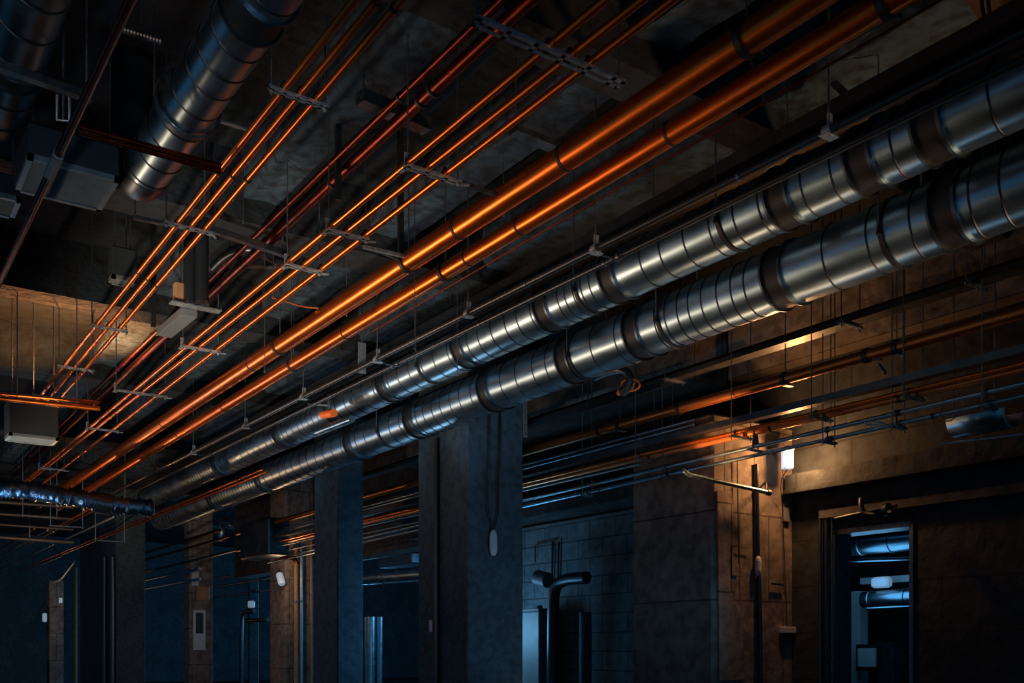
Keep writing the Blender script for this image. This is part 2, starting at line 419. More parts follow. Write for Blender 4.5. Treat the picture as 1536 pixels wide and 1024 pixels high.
# ================================================================== DUCTS
def spiral_duct(X, Z, r, ya, yb, bands, label, seg=.34, mat='galv', name='spiral_duct', bandw=.2, skew=.03, seamr=.006):
    o = thing(name, label, 'duct', W(X,ya,Z-r))
    cuts = [ya] + sorted(bands) + [yb]; rnd = random.Random(int(X*100))
    for i in range(len(cuts)-1):
        a, b = cuts[i], cuts[i+1]
        if i > 0: a += bandw/2
        if i < len(cuts)-2: b -= bandw/2
        L = b-a
        if L <= .05: continue
        prof = [(0, r)]; mats = []; d = seg*rnd.uniform(.3,.7)
        sg = seg*rnd.choice((.55,.8,1,1.2))
        while d < L-.08:
            prof += [(d, r), (d+.006, r+seamr), (d+.014, r+seamr), (d+.02, r)]; mats += [0, 1, 1, 1]
            d += sg*rnd.uniform(.8,1.15)
        prof.append((L, r)); mats.append(0)
        obj('duct_section', MB().lathe(W(X,a,Z), W(X,b,Z), prof, 48, 0, skew, mats=mats), [M[mat], M['seam']], o)
    for y in sorted(bands):
        bd = obj('joint_band', MB().lathe(W(X,y-bandw/2,Z), W(X,y+bandw/2,Z), [(0,r*.985),(bandw,r*.985)], 48), M['black'], o)
        obj('flange_ring', MB().band(W(X,y-bandw/2,Z), (0,1,0), r*.97, r+.022, .025, 48), M['galv_dark'], bd)
        obj('flange_ring', MB().band(W(X,y+bandw/2,Z), (0,1,0), r*.97, r+.018, .02, 48), M['galv_dark'], bd)
    return o
X1, Z1, R1 = 6.2, 3.56, .237
b1 = [onX(p, X1) for p in (1415,1312,1190,935,835,708,592,512,432,338)]
spiral_duct(X1, Z1, R1, -.5, 24, b1, 'upper of the two long silver spiral ducts with black joint bands', .26)
X2, Z2, R2 = 6.8, 3.22, .262
b2 = [onX(p, X2) for p in (1440,1184,972,868,748,634,542,404,330)]
spiral_duct(X2, Z2, R2, -.5, 25, b2, 'lower and nearer of the two long silver spiral ducts, above the wide column', .30)
# duct E top left
XE, ZE, RE = 2.12, 3.9, .19
bE = [onX(p, XE) for p in (388,)]
spiral_duct(XE, ZE, RE, 1.2, onX(222, XE), bE, 'steep silver spiral duct at the upper left, held by a round strap', .38, 'galv', bandw=.25)
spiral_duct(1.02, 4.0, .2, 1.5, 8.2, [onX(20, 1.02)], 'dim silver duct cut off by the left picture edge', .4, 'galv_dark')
e = thing('duct_strap', 'broad round hanger strap looped under the steep silver duct at upper left', 'hanger', W(XE, onX(282,XE), CEIL))
ye = onX(282, XE)
obj('strap_loop', MB().band(W(XE,ye,ZE+.02), (0,1,0), RE+.035, RE+.05, .05, 48), M['steel_dark'], e)
for sg in (-1, 1): obj('strap_rod', MB().cyl(W(XE+sg*(RE+.045),ye,ZE), W(XE+sg*(RE+.045),ye,CEIL), .008), M['rod'], e)
obj('strap_bolt', MB().bar(W(XE+RE+.03,ye,ZE-.03), W(XE+RE+.26,ye,ZE-.03), .03, .012), M['steel'], e)
# rear elbow of duct E
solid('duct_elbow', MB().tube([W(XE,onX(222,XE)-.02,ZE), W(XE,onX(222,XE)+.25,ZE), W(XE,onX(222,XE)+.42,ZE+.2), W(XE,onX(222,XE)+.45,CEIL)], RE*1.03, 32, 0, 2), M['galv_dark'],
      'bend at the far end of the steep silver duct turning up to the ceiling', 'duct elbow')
# foil flexible duct lower left
YF = 20.0
pp = [atY(px, py, YF) for px, py in ((-60,728),(-10,732),(45,735),(80,742),(130,750),(165,757),(225,762))]
mb = MB(); base = MB(); base.tube(pp, .17, 20, 0, 2)
rnd = random.Random(3); ctr = []
# crinkle: alternate radius along a resampled path
def resample(pts, n):
    pts = [Vector(p) for p in pts]
    for _ in range(3):
        q = [pts[0]]
        for i in range(len(pts)-1): q += [pts[i]*.75+pts[i+1]*.25, pts[i]*.25+pts[i+1]*.75]
        q.append(pts[-1]); pts = q
    out = []; 
    for k in range(n):
        u = k/(n-1)*(len(pts)-1); i = min(int(u), len(pts)-2); out.append(pts[i].lerp(pts[i+1], u-i))
    return out
path = resample(pp, 130); cr_ = [.15+(.03 if k % 2 else -.01)+rnd.uniform(-.02,.02) for k in range(130)]
mb.tube(path, lambda u: cr_[int(round(u*129))], 18)
for v in mb.v: v += Vector([rnd.uniform(-.012,.012) for _ in range(3)])
ff = thing('flexible_duct', 'crinkled silver foil flexible duct lying across the far lower left', 'duct', pp[2])
obj('foil_hose', mb, M['foil'], ff)
pA = path[96]; obj('hose_clamp', MB().band(pA, path[97]-path[95], .16, .2, .3, 24), M['steel_dark'], ff)

# ================================================================== HANGERS
def rod(mbp, x, y, z0, z1=CEIL, r=.0065): mbp.cyl(W(x,y,z0), W(x,y,z1), r, 8); return mbp
def trapeze(lines, Y, x0, x1, label, rods=(0,1), kind='strip', drop=0.0, group=None, w=.045, slot=.055):
    Zb = min(l.Z-l.r for l in lines) - .012 - drop
    o = thing('pipe_hanger', label, 'pipe hanger', W(x0, Y, CEIL), group)
    mb = MB(); a = W(x0, Y, Zb); b = W(x1, Y, Zb)
    mb.strip(a, b, w, slot=slot); obj('crossbar', mb, M['steel'], o)
    for i in rods:
        x = (x0+.02, x1-.02)[i]
        rd = obj('threaded_rod', rod(MB(), x, Y, Zb-.03), M['rod'], o)
        obj('nut', MB().cyl(W(x,Y,Zb-.022), W(x,Y,Zb-.006), .014, 6), M['steel'], rd)
        obj('nut', MB().cyl(W(x,Y,Zb+.02), W(x,Y,Zb+.035), .014, 6), M['steel'], rd)
    for l in lines:
        c = MB(); p = l.P(Y); R = l.r+.004; c.band(p, (0,1,0), l.r*1.0, l.r+.006, .028, 18)
        c.box(W(p.x-.008,Y-.012,p.z-EYE+l.r), W(p.x+.008,Y+.012,p.z-EYE+l.r+.025))
        obj('pipe_clamp', c, M['dark_copper'], o)
    return o
def xr(px, Y): return onY(px, Y)
# A set
for (pm_, pl, pr, lab, rd) in [
    (450, 403, 492, 'perforated steel bracket nearest the top edge under the upper left copper trio', (0,1)),
    (287, 246, 326, 'perforated steel bracket under the upper left copper trio, above the black vertical tubes', (0,1)),
    (163, 135, 192, 'third bracket down the upper left copper trio, above the orange-lit ceiling patch', (0,1)),
    (113, 86, 142, 'fourth bracket down the upper left copper trio, in front of the orange-lit ceiling', (0,1)),
    (77, 48, 100, 'lowest bracket of the upper left copper trio, beside the left ventilation box', (0,))]:
    Y = A[1].Y(pm_); trapeze(A, Y, onY(pl, Y), onY(pr, Y), lab, rd)
# B set: offset angle brackets
for (pm_, pl, pr, lab) in [
    (640, 608, 690, 'galvanised bracket with slotted foot, second from the top along the central copper trio'),
    (520, 490, 552, 'galvanised slotted bracket third along the central copper trio, left of the big clamp'),
    (455, 428, 482, 'galvanised bracket fourth along the central copper trio, beside the short hooked pipe'),
    (300, 272, 330, 'galvanised bracket fifth along the central copper trio, near its centre left'),
    (214, 172, 250, 'long galvanised bracket sixth along the central copper trio, with grey strut ends'),
    (146, 130, 178, 'small galvanised bracket seventh along the central copper trio'),
    (70, 58, 98, 'farthest small bracket at the lower left end of the central copper trio')]:
    Y = B[1].Y(pm_); xa, xb = onY(pl, Y), onY(pr, Y)
    o = trapeze(B, Y, xa, xb, lab, w=.06, slot=.13)
    Zb = ZB-rB-.012
    obj('angle_foot', MB().bar(W(xa+.01,Y-.05,Zb), W(xa+.01,Y+.10,Zb), .035, .006).bar(W(xa+.01,Y,Zb), W(xa+.01,Y,Zb+.11), .006, .04), M['steel'], o)
    obj('end_tab', MB().bar(W(xb-.02,Y,Zb-.005), W(xb+.06,Y-.04,Zb-.005), .03, .008), M['steel'], o)
Y = B[1].Y(854); trapeze(B, Y, onY(712,Y), onY(932,Y), 'longest perforated steel strut, at the top centre across the central copper trio', w=.085, slot=.17)
# big copper clamps
def big_clamp(l, px, label, arm=0.0, bothrods=True):
    Y = l.Y(px); o = thing('pipe_clamp', label, 'pipe clamp', W(l.X(Y), Y, CEIL)); x = l.X(Y)
    obj('clamp_ring', MB().band(l.P(Y), (0,1,0), l.r, l.r+.014, .045, 40), M['black'], o)
    obj('threaded_rod', rod(MB(), x, Y, l.Z+l.r+.0), M['rod'], o)
    if arm: obj('arm', MB().bar(W(x-l.r-.01,Y,l.Z), W(x-l.r-arm,Y,l.Z+.06), .03, .035), M['steel_dark'], o)
    obj('clamp_bolt', MB().cyl(W(x+l.r+.005,Y,l.Z-.03), W(x+l.r+.06,Y,l.Z-.03), .012, 8), M['black'], o)
    return o
big_clamp(G[0], 613, 'black ring clamp with a side arm at the brightest point of the thickest copper pipe', .5)
big_clamp(G[1], 668, 'black ring clamp on the lower big copper pipe at its brightest point')
big_clamp(G[0], 1120, 'ring clamp on the thickest copper pipe towards the top right')
big_clamp(G[1], 1330, 'ring clamp on the lower big copper pipe towards the top right')
big_clamp(G[0], 420, 'ring clamp on the thickest copper pipe above the silver duct bend, lower left half')
big_clamp(G[1], 440, 'ring clamp on the lower big copper pipe in its lower left half')
# conduit clamps: two-lobed steel brackets on a rod
def conduit_clamp(px, label, both=True):
    l = CN[0]; Y = l.Y(px); x = l.X(Y); o = thing('conduit_clamp', label, 'pipe clamp', W(x, Y, CEIL))
    obj('clamp_body', MB().band(l.P(Y), (0,1,0), l.r, l.r+.012, .06, 18).bar(W(x-.06,Y,3.3-.035), W(x+.06,Y,3.3-.035), .07, .006).bar(W(x+.01,Y,3.32), W(x+.01,Y,3.42), .05, .006, (0,1,0)), M['steel'], o)
    obj('threaded_rod', rod(MB(), x, Y, 3.33), M['rod'], o)
    if both:
        l2 = CN[1]; obj('side_clamp', MB().band(l2.P(Y), (0,1,0), l2.r, l2.r+.01, .04, 18).bar(W(x+.06,Y,3.265), W(l2.X(Y),Y,3.262), .02, .01), M['steel_dark'], o)
for px, lab, bo in [(1243,'steel conduit clamp towards the right, the nearest on the upper black conduit',False),(893,'steel conduit clamp with two tabs above the upper silver duct, centre right',True),
    (702,'steel conduit clamp at the middle of the upper black conduit',False),(566,'steel conduit clamp beside the hanging grey plate',True),(455,'steel conduit clamp above the duct with the orange valve',False),(368,'small conduit clamp on the far half of the upper conduit',False),(290,'farthest small conduit clamp at the lower left of the upper conduit',True)]:
    conduit_clamp(px, lab, bo)
# hanging grey plate
Yp = onX(543, 5.3)
p = W(5.3, Yp, zat(560,5.3,Yp)); q = W(5.3, Yp, zat(514,5.3,Yp))
hp = thing('hanging_plate', 'grey sheet metal plate hanging edge-on beside the conduits', 'plate', q)
obj('plate', MB().bar(p, q, .1, .012, (0,1,0)), M['steel'], hp)
obj('rod', MB().cyl(q, (q.x,q.y,CEIL+EYE), .007, 8), M['rod'], hp)

# duct hangers: strap round plus rods
def duct_hanger(X, Z, R, px, label, strap=True):
    Y = onX(px, X); o = thing('duct_hanger', label, 'duct hanger', W(X, Y, CEIL))
    if strap: obj('strap', MB().band(W(X,Y,Z), (0,1,0), R+.006, R+.012, .04, 48), M['black'], o)
    for sg in (-1, 1):
        obj('rod', MB().cyl(W(X+sg*(R+.015),Y,Z-.02), W(X+sg*(R+.015),Y,CEIL), .007, 8), M['rod'], o)
        obj('lug', MB().cyl(W(X+sg*(R+.015),Y,Z-.08), W(X+sg*(R+.015),Y,Z-.02), .02, 10, r2=.012), M['black'], o)
duct_hanger(X2, Z2, R2, 1015, 'strap and rods holding the lower silver duct right of the valve')
duct_hanger(X2, Z2, R2, 1350, 'strap and rods holding the lower silver duct towards the right edge')
duct_hanger(X2, Z2, R2, 880, 'strap and rods holding the lower silver duct above the wide column')
duct_hanger(X2, Z2, R2, 590, 'strap and rods holding the lower silver duct between the two columns')
duct_hanger(X1, Z1, R1, 1105, 'strap and rods holding the upper silver duct right of centre')
duct_hanger(X1, Z1, R1, 890, 'strap and rods holding the upper silver duct at centre right')
duct_hanger(X1, Z1, R1, 650, 'strap and rods holding the upper silver duct left of the wide column')
# bracket plate under duct 2 by the column
solid('angle_strip', MB().box(W(XC1b-.01,YC1-.03,zat(655,XC1b,YC1)), W(XC1b+.05,YC1+.0,zat(600,XC1b,YC1))), M['steel'], 'short pale steel angle at the top right corner of the wide column', 'angle')

# ================================================================== RIGHT-HAND PIPE GROUP
D1 = Line(3.3, .322, 1000, r=.05)
t1 = thing('cable_tray', 'straight grey strut channel with a dark pipe in it, above the orange pipe at right', 'cable tray', D1.P(0, -.08))
x = D1.X(5)
obj('channel_bed', MB().box(W(x-.07,-1,3.25), W(x+.09,19,3.262)), M['steel_dark'], t1)
obj('side_rail', MB().box(W(x-.08,-1,3.25), W(x-.07,19,3.30)), M['blackpipe'], t1)
obj('side_rail', MB().box(W(x+.09,-1,3.25), W(x+.10,19,3.30)), M['blackpipe'], t1)
solid('dark_pipe', MB().cyl(W(x-.02,-1,3.31), W(x-.02,19,3.31), .045, 18), M['dark_copper'], 'dark red pipe lying in the grey strut channel at right', 'pipe')
solid('steel_conduit', MB().cyl(W(x+.06,-1,3.29), W(x+.06,19,3.29), .018, 12), M['blackpipe'], 'thin black conduit lying in the grey strut channel beside the dark red pipe', 'conduit')
D2 = Line(2.885, .2818, 1177, r=.06)
D3 = Line(2.53, .2475, 1180, r=.022)
D4 = Line(2.44, .2382, 1180, r=.022)
D5 = Line(2.44, .2335, 1180, r=.036)
D6 = Line(2.27, .2170, 1060, .2200, 1347, r=.024)
D7 = Line(2.18, .2075, 1060, .2100, 1360, r=.022)
YE_ = 24
pipe('steel_pipe', D2, -1, YE_, 'brown_pipe', 'thick dark pipe with one bright orange streak running above the hanging lamp', clips=[D2.Y(p) for p in (1345,1300,1020,900)], clipw=.05)
solid('cable_ladder', MB().bar(D3.P(-1), D3.P(YE_), .11, .025).bar(D3.P(-1,.03)+Vector((-.055,0,0)), D3.P(YE_,.03)+Vector((-.055,0,0)), .008, .06).bar(D3.P(-1,.03)+Vector((.055,0,0)), D3.P(YE_,.03)+Vector((.055,0,0)), .008, .06), M['galv_dark'],
      'flat dark cable channel just above the bright orange pipes by the lamp', 'cable channel')
pipe('copper_pipe', D4, -1, YE_, 'copper', 'thin orange pipe lying against the thicker one just above the hanging lamp', clips=[D4.Y(p) for p in (1224,)], clipmat='steel')
pipe('copper_pipe', D5, -1, YE_, 'pale_copper', 'thicker bright orange pipe directly above the hanging lamp', clips=[D5.Y(p) for p in (1157,1350)])
pipe('steel_conduit', D6, -1, YE_, 'galv', 'bright steel conduit, upper of the last two above the hanging lamp', clips=[D6.Y(p) for p in (1350,1000)])
pipe('steel_conduit', D7, -1, YE_, 'galv', 'lowest bright steel conduit, the one right above the hanging lamp', clips=[D7.Y(p) for p in (1250,1400,900)])
for k, (m_, Z, r, mt, lab) in enumerate([(.2640,2.75,.016,'galv','topmost of the thin bluish conduits emerging right of the wide column'),
          (.2585,2.68,.016,'galv','second of the thin bluish conduits emerging right of the wide column'),
          (.2270,2.34,.014,'steel','slim bluish conduit between the orange pipes and the lowest two conduits'),
          (.2140,2.26,.012,'steel','slimmest bluish conduit running with the lowest two conduits')]):
    l = Line(Z, m_, 850, r=r)
    pipe('steel_conduit', l, l.Y(1040 if k < 2 else 960), YE_, mt, lab)
# hangers on the right group
def hang_group(px, lab, ls, z_lo, kind=0):
    Y = ls[0].Y(px); xs = [l.X(Y) for l in ls]; xa, xb = min(xs)-.09, max(xs)+.09
    o = thing('pipe_hanger', lab, 'pipe hanger', W(xa, Y, CEIL))
    zb = z_lo
    obj('crossbar', MB().strip(W(xa,Y,zb), W(xb,Y,zb), .045), M['steel'], o)
    for xx in (xa+.015, xb-.015):
        obj('threaded_rod', rod(MB(), xx, Y, zb-.03), M['rod'], o)
    for l in ls:
        obj('pipe_clamp', MB().band(l.P(Y), (0,1,0), l.r, l.r+.008, .03, 16).bar(W(l.X(Y),Y,zb), W(l.X(Y),Y,l.Z-l.r), .02, .004, (0,1,0)), M['steel_dark'], o)
for px, lab in [(1241,'bracket just right of the hanging lamp carrying the two lowest conduits'),(1345,'bracket at right with an angled foot under the two lowest conduits'),(1000,'bracket left of the pier carrying the two lowest conduits'),(880,'bracket midway between wide column and pier on the two lowest conduits'),(1480,'bracket at the right picture edge carrying the two lowest conduits')]:
    hang_group(px, lab, [D6, D7], 2.13)
for px, lab in [(1224,'bracket right of the lamp holding the two orange pipes'),(1104,'bracket left of the lamp holding the two orange pipes'),(1362,'bracket holding the two orange pipes towards the right edge'),(960,'bracket holding the two orange pipes midway to the wide column')]:
    hang_group(px, lab, [D4, D5], 2.38)
for px, lab in [(1275,'bracket with pale foot under the grey strut channel, centre of its length'),(1462,'bracket with pale foot under the grey strut channel near the right edge'),(1010,'bracket under the grey strut channel below the silver duct')]:
    Y = onX(px, x); o = thing('pipe_hanger', lab, 'pipe hanger', W(x, Y, CEIL))
    obj('crossbar', MB().strip(W(x-.16,Y,3.235), W(x+.18,Y,3.235), .05), M['steel'], o)
    for xx in (x-.14, x+.16): obj('threaded_rod', rod(MB(), xx, Y, 3.2), M['rod'], o)
for px, lab in [(1345,'dark clamp with orange glints on the thick dark pipe at right'),(1178,'clamp and long rod on the thick dark pipe above the lamp'),(930,'clamp and rod on the thick dark pipe near the wide column')]:
    Y = D2.Y(px); xx = D2.X(Y); o = thing('pipe_clamp', lab, 'pipe clamp', W(xx, Y, CEIL))
    obj('clamp_ring', MB().band(D2.P(Y), (0,1,0), D2.r, D2.r+.012, .05, 24), M['black'], o)
    obj('threaded_rod', rod(MB(), xx, Y, D2.Z+D2.r), M['rod'], o)
    obj('clamp_foot', MB().bar(W(xx-.02,Y,D2.Z-D2.r-.012), W(xx+.10,Y,D2.Z-D2.r-.012), .06, .008), M['steel'], o)

# hanging lamp
YL = 8.12; XL = onY(1181, YL)
zl0, zl1 = zat(703,XL,YL), zat(675,XL,YL)
lp = thing('hanging_lamp', 'glowing cylindrical work lamp hanging against the orange-lit pier below the lowest conduits', 'lamp', W(XL, YL, zl1+.06))
h = zl1-zl0
obj('lamp_diffuser', MB().lathe(W(XL,YL,zl0), W(XL,YL,zl1), [(0,.062),(.004,.07),(.012,.075),(h-.01,.075),(h,.068)], 28), M['lamp'], lp, label='glowing white cylinder')
obj('lamp_cap', MB().lathe(W(XL,YL,zl1), W(XL,YL,zl1+.05), [(0,.09),(.012,.09),(.02,.05),(.05,.035)], 24), M['grey_plastic'], lp)
hk = MB(); hk.bar(W(XL,YL,zl1+.045), W(XL,YP-.002,zl1+.045), .05, .012); obj('lamp_bracket', hk, M['steel'], lp)
cage = MB()
for k in range(6):
    th = k*math.pi/3; cage.cyl(W(XL+.055*math.cos(th),YL+.055*math.sin(th),zl0-.012), W(XL+.055*math.cos(th),YL+.055*math.sin(th),zl0+.005), .006, 6)
obj('lamp_foot', cage, M['grey_plastic'], lp)
# steel plate and clamp left of the lamp
Y = D6.Y(1132)
o = thing('steel_bracket', 'pale upright steel bracket clamped to the conduits just left of the hanging lamp', 'bracket', W(D6.X(Y), Y, D4.Z))
obj('upright', MB().add([W(D6.X(Y)-.02,Y,2.46),W(D6.X(Y)+.05,Y,2.46),W(D6.X(Y)+.08,Y,2.25),W(D6.X(Y)-.04,Y,2.25),W(D6.X(Y)-.02,Y+.008,2.46),W(D6.X(Y)+.05,Y+.008,2.46),W(D6.X(Y)+.08,Y+.008,2.25),W(D6.X(Y)-.04,Y+.008,2.25)],
    [(0,3,2,1),(4,5,6,7),(0,1,5,4),(1,2,6,5),(2,3,7,6),(3,0,4,7)]), M['steel'], o)
obj('foot', MB().bar(W(D6.X(Y)-.1,Y,2.23), W(D6.X(Y)+.28,Y-.05,2.2), .05, .02), M['steel'], o)

# ---- things on the pier (face Y = YP)
def onpier(px, py, off=.04):
    p = atY(px, py, YP-off); return p
solid('vertical_conduit', MB().tube([onpier(1135,696), onpier(1136,760), onpier(1137,835)], .025, 12), M['blackpipe'], 'blue-black vertical conduit down the pier above the oval lamp', 'conduit')
solid('vertical_conduit', MB().tube([onpier(1138,863), onpier(1140,940), Vector((onpier(1140,972).x, YP-.04, 0))], .03, 12), M['blackpipe'], 'blue-black vertical conduit down the pier below the oval lamp', 'conduit')
p0, p1 = onpier(1137.5,863,.06), onpier(1137.5,834,.06)
def oval(c0, c1, r, flat, name, label, cat, mat, axis='Y'):
    h = (c1-c0).length; mb = MB().lathe(c0, c1, [(0,r*.45),(h*.12,r*.85),(h*.25,r),(h*.75,r),(h*.9,r*.8),(h,r*.45)], 24)
    cy = (c0.y+c1.y)/2; cx = (c0.x+c1.x)/2
    for v in mb.v:
        v.y = cy+(v.y-cy)*flat
    return solid(name, mb, M[mat], label, cat)
oval(p0, p1, .045, .8, 'oval_lamp', 'small unlit white oval lamp on the orange-lit pier', 'lamp', 'white')
solid('cable', MB().tube([onpier(1106,690), onpier(1107,760), onpier(1108,846)], .007, 8), M['black'], 'thin black cable hanging straight down the upper left of the pier', 'cable')
mb = MB().tube([onpier(1126,822), onpier(1098,818), onpier(1097,840), onpier(1098,863), onpier(1111,864)], .006, 8)
solid('cable', mb, M['black'], 'black cable bent into a squared loop on the pier face', 'cable')
sk = thing('socket_box', 'small pale socket box at the end of the cable below the hanging lamp', 'socket box', onpier(1181,950,.03))
a, b = onpier(1172,949,.05), onpier(1189,940,.0)
obj('box', MB().bev((a.x,YP-.06,a.z), (b.x,YP,b.z), .006), M['white'], sk)
a, b = onpier(1178,958,.05), onpier(1189,949,.0)
obj('plug', MB().bev((a.x,YP-.05,a.z), (b.x,YP-.01,b.z), .006), M['black'], sk)
solid('cable', MB().tube([W(XL,YL,zl0), W(XL-.02,YL+.1,zl0-.15), onpier(1174,760), onpier(1177,850), onpier(1181,940)], .006, 8, 0, 1), M['black'], 'black cable running from the hanging lamp down to the socket box', 'cable')
solid('steel_bar', MB().bar(onpier(1157,875), onpier(1175,877), .02, .02), M['black'], 'short dark bar fixed across the pier right of the oval lamp', 'bar')
a, b = onpier(1177,782,.05), onpier(1184,762)
solid('junction_box', MB().bev((a.x,YP-.05,a.z), (b.x,YP,b.z), .008), M['grey_plastic'], 'small grey junction box high on the right side of the pier', 'junction box')
a, b = onpier(1195,788,.05), onpier(1199,766)
# horizontal steel pipe by the pier
hz = thing('steel_pipe', 'short bluish steel pipe ending in a cap, crossing in front of the pier top', 'pipe', onpier(1100,722,.25))
pa, pb = atY(1034,712,YP-.25), atY(1150,738,YP-.25); pz = atY(1024,705,YP-.25)
obj('tube', MB().tube([pz, pa, atY(1060,718,YP-.25), pb], .028, 14), M['galv'], hz)
obj('end_cap', MB().cyl(pb, pb+(pb-pa).normalized()*.06, .038, 14), M['galv_dark'], hz)
obj('pipe_clip', MB().tube([atY(1148,738,YP-.25), atY(1149,728,YP-.25), atY(1149,722,YP-.0)], .012, 8), M['black'], hz)
# vertical pipes in the dark corner right of the pier
for px, r, m_, lab in [(1230,.022,'galv_dark','leftmost of the thin vertical pipes beside the doorway'),(1240,.03,'blackpipe','middle of the thin vertical pipes beside the doorway'),(1248,.016,'galv_dark','thin vertical pipe closest to the doorway frame')]:
    Y = onX(px, XW-.07); solid('vertical_pipe', MB().cyl(W(XW-.07,Y,-EYE), W(XW-.07,Y,zat(775,XW-.07,Y)), r, 12), M[m_], lab, 'pipe')
solid('cable', MB().tube([atX(1236,968,XW-.12), atX(1248,984,XW-.12), atX(1238,996,XW-.12), atX(1232,1010,XW-.12)], .008, 8, 0, 2), M['black'], 'loose cable curl on the thin pipes left of the doorway', 'cable')
# small round things over the doorway
o = thing('pipe_bend', 'dark curved pipe piece under the beam above the doorway', 'pipe', atX(1295,760,10.05))
obj('tube', MB().tube([atX(1292,748,10.1), atX(1291,758,10.05), atX(1296,770,10.05), atX(1312,772,10.05)], .03, 12, 0, 2), M['black'], o)
obj('end_ring', MB().band(atX(1330,764,10.05), (0,1,0), .05, .075, .06, 20), M['galv_dark'], o)
solid('ceiling_pipe', MB().cyl(atX(1252,778,10.05), atX(1345,758,10.05), .02, 12), M['blackpipe'], 'thin pipe hugging the ledge over the doorway', 'pipe')

# ---- room behind the doorway
def ribbed_duct(a, b, r, label, seg=.3, mat='galv'):
    L = (Vector(b)-Vector(a)).length; prof = [(0,r)]; d = .1
    while d < L-.06: prof += [(d,r),(d+.01,r+.012),(d+.03,r+.012),(d+.04,r)]; d += seg
    prof.append((L,r)); return solid('round_duct', MB().lathe(a, b, prof, 28), M[mat], label, 'duct')
ribbed_duct(atX(1240,822,12.5), atX(1400,806,12.5), .15, 'round blue-lit duct near the ceiling inside the doorway', .5)
ribbed_duct(atX(1296,900,12.9), atX(1400,893,12.9), .13, 'second lower round duct inside the doorway', .6)
solid('thin_pipe', MB().cyl(atX(1240,800,12.2), atX(1400,782,12.2), .03, 12), M['galv'], 'thin pipe above the round duct inside the doorway', 'pipe')
solid('thin_pipe', MB().cyl(atX(1240,842,12.2), atX(1400,836,12.2), .025, 12), M['galv'], 'thin pipe below the round duct inside the doorway', 'pipe')
solid('thin_pipe', MB().cyl(atX(1300,913,12.4), atX(1400,908,12.4), .02, 12), M['galv'], 'thin pipe under the lower duct inside the doorway', 'pipe')
fr = MB(); A_ = atX(1272,868,13.2); B_ = atX(1400,852,13.2)
fr.box((13.2, A_.y-.0, 0), (13.4, A_.y-.22, A_.z)).box((13.2, A_.y, A_.z-.0), (13.4, B_.y, A_.z-.10)).box((13.2, A_.y, A_.z-.1), (13.4, A_.y-.22, A_.z-.2))
solid('door_frame', fr, M['white'], 'pale inner door frame seen through the doorway', 'door frame')
a, b = atX(1308,882,12.8), atX(1334,864,12.8)
solid('wall_light', MB().bev((12.75,a.y,min(a.z,b.z)), (12.9,b.y,max(a.z,b.z)), .03), M['cool_lamp'], 'small pale light fitting inside the doorway, above the lower duct', 'light')
a, b = atX(1286,1000,13.0), atX(1312,972,13.0)
ns = thing('notice_board', 'small pale notice board low inside the doorway', 'notice board', a)
obj('board', MB().bev((13.0,a.y,a.z), (13.05,b.y,b.z), .006), M['white'], ns)
obj('frame', MB().box((13.05,a.y+.06,a.z-.06), (13.08,b.y-.06,b.z+.06)), M['black'], ns)
# pillar in the room
o_ = MB().bev(W(13.6,onX(1322,13.6),-EYE), W(13.9,onX(1296,13.6),zat(960,13.6,8)), .02)
solid('blue_pillar', MB().bev(W(14.2,onX(1340,14.2),-EYE), W(14.5,onX(1315,14.2),zat(962,14.2,9)), .02), M['column'], 'low dim blue pillar inside the doorway', 'pillar')

# ---- upper right odds and ends
o = thing('duct_shell', 'curved open piece of sheet metal duct hanging at the right edge', 'duct piece', atX(1472,635,8.9))
mb = MB(); Yc = onX(1475,8.9); zc = zat(630,8.9,Yc); nn = 16; vs = []; fs = []
for i in range(nn+1):
    th = math.pi + math.pi*i/nn
    for yy in (-.28, .28):
        for rr in (.16, .165): vs.append(W(8.9+rr*math.cos(th), Yc+yy, zc+.04+rr*math.sin(th)))
for i in range(nn):
    a = i*4; b = a+4
    fs += [(a,a+2,b+2,b),(a+1,b+1,b+3,a+3),(a,b,b+1,a+1),(a+2,a+3,b+3,b+2)]
mb.add(vs, fs, 0, True); obj('shell', mb, M['galv'], o)
obj('rim', MB().tube([W(8.9+.165*math.cos(math.pi+math.pi*i/14), Yc-.28, zc+.04+.165*math.sin(math.pi+math.pi*i/14)) for i in range(15)], .01, 8), M['steel'], o)
for yy in (-.2,.2): obj('rod', rod(MB(), 8.9-.16, Yc+yy, zc+.03), M['rod'], o)
solid('thin_pipe', MB().cyl(atX(1411,666,8.9), atX(1600,643,8.9), .012, 10), M['steel'], 'thin pale pipe under the curved duct piece at the right edge', 'pipe')
solid('cable_coil', MB().tube([atX(1298,633,8.35)+Vector((0,0,0)), atX(1302,640,8.35), atX(1318,641,8.35), atX(1330,636,8.4), atX(1316,632,8.3), atX(1300,634,8.3), atX(1306,638,8.35), atX(1326,635,8.35)], .008, 8, 0, 2), M['steel'], 'small coil of pale cable hanging on the lowest conduits right of the lamp', 'cable')
solid('cable', MB().tube([atX(1410,619,8.4), atX(1411,628,8.4), atX(1425,633,8.4), atX(1436,622,8.4), atX(1441,601,8.4)], .005, 8, 0, 2), M['rod'], 'thin cable drooping in a loop from the conduits at right', 'cable')
solid('angle_bracket', MB().tube([atX(1318,546,8.3), atX(1328,560,8.3)], .016, 6).bar(atX(1310,540,8.3), atX(1322,538,8.3), .04, .02), M['steel_dark'], 'small grey angle bracket under the thick dark pipe at right', 'bracket')
p = onZ(1250,124,4.0); q = onZ(1279,150,4.0)
solid('steel_bar', MB().bar(p, q, .05, .02), M['steel_dark'], 'short grey bar high up between copper pipes and silver duct, top right', 'bar')
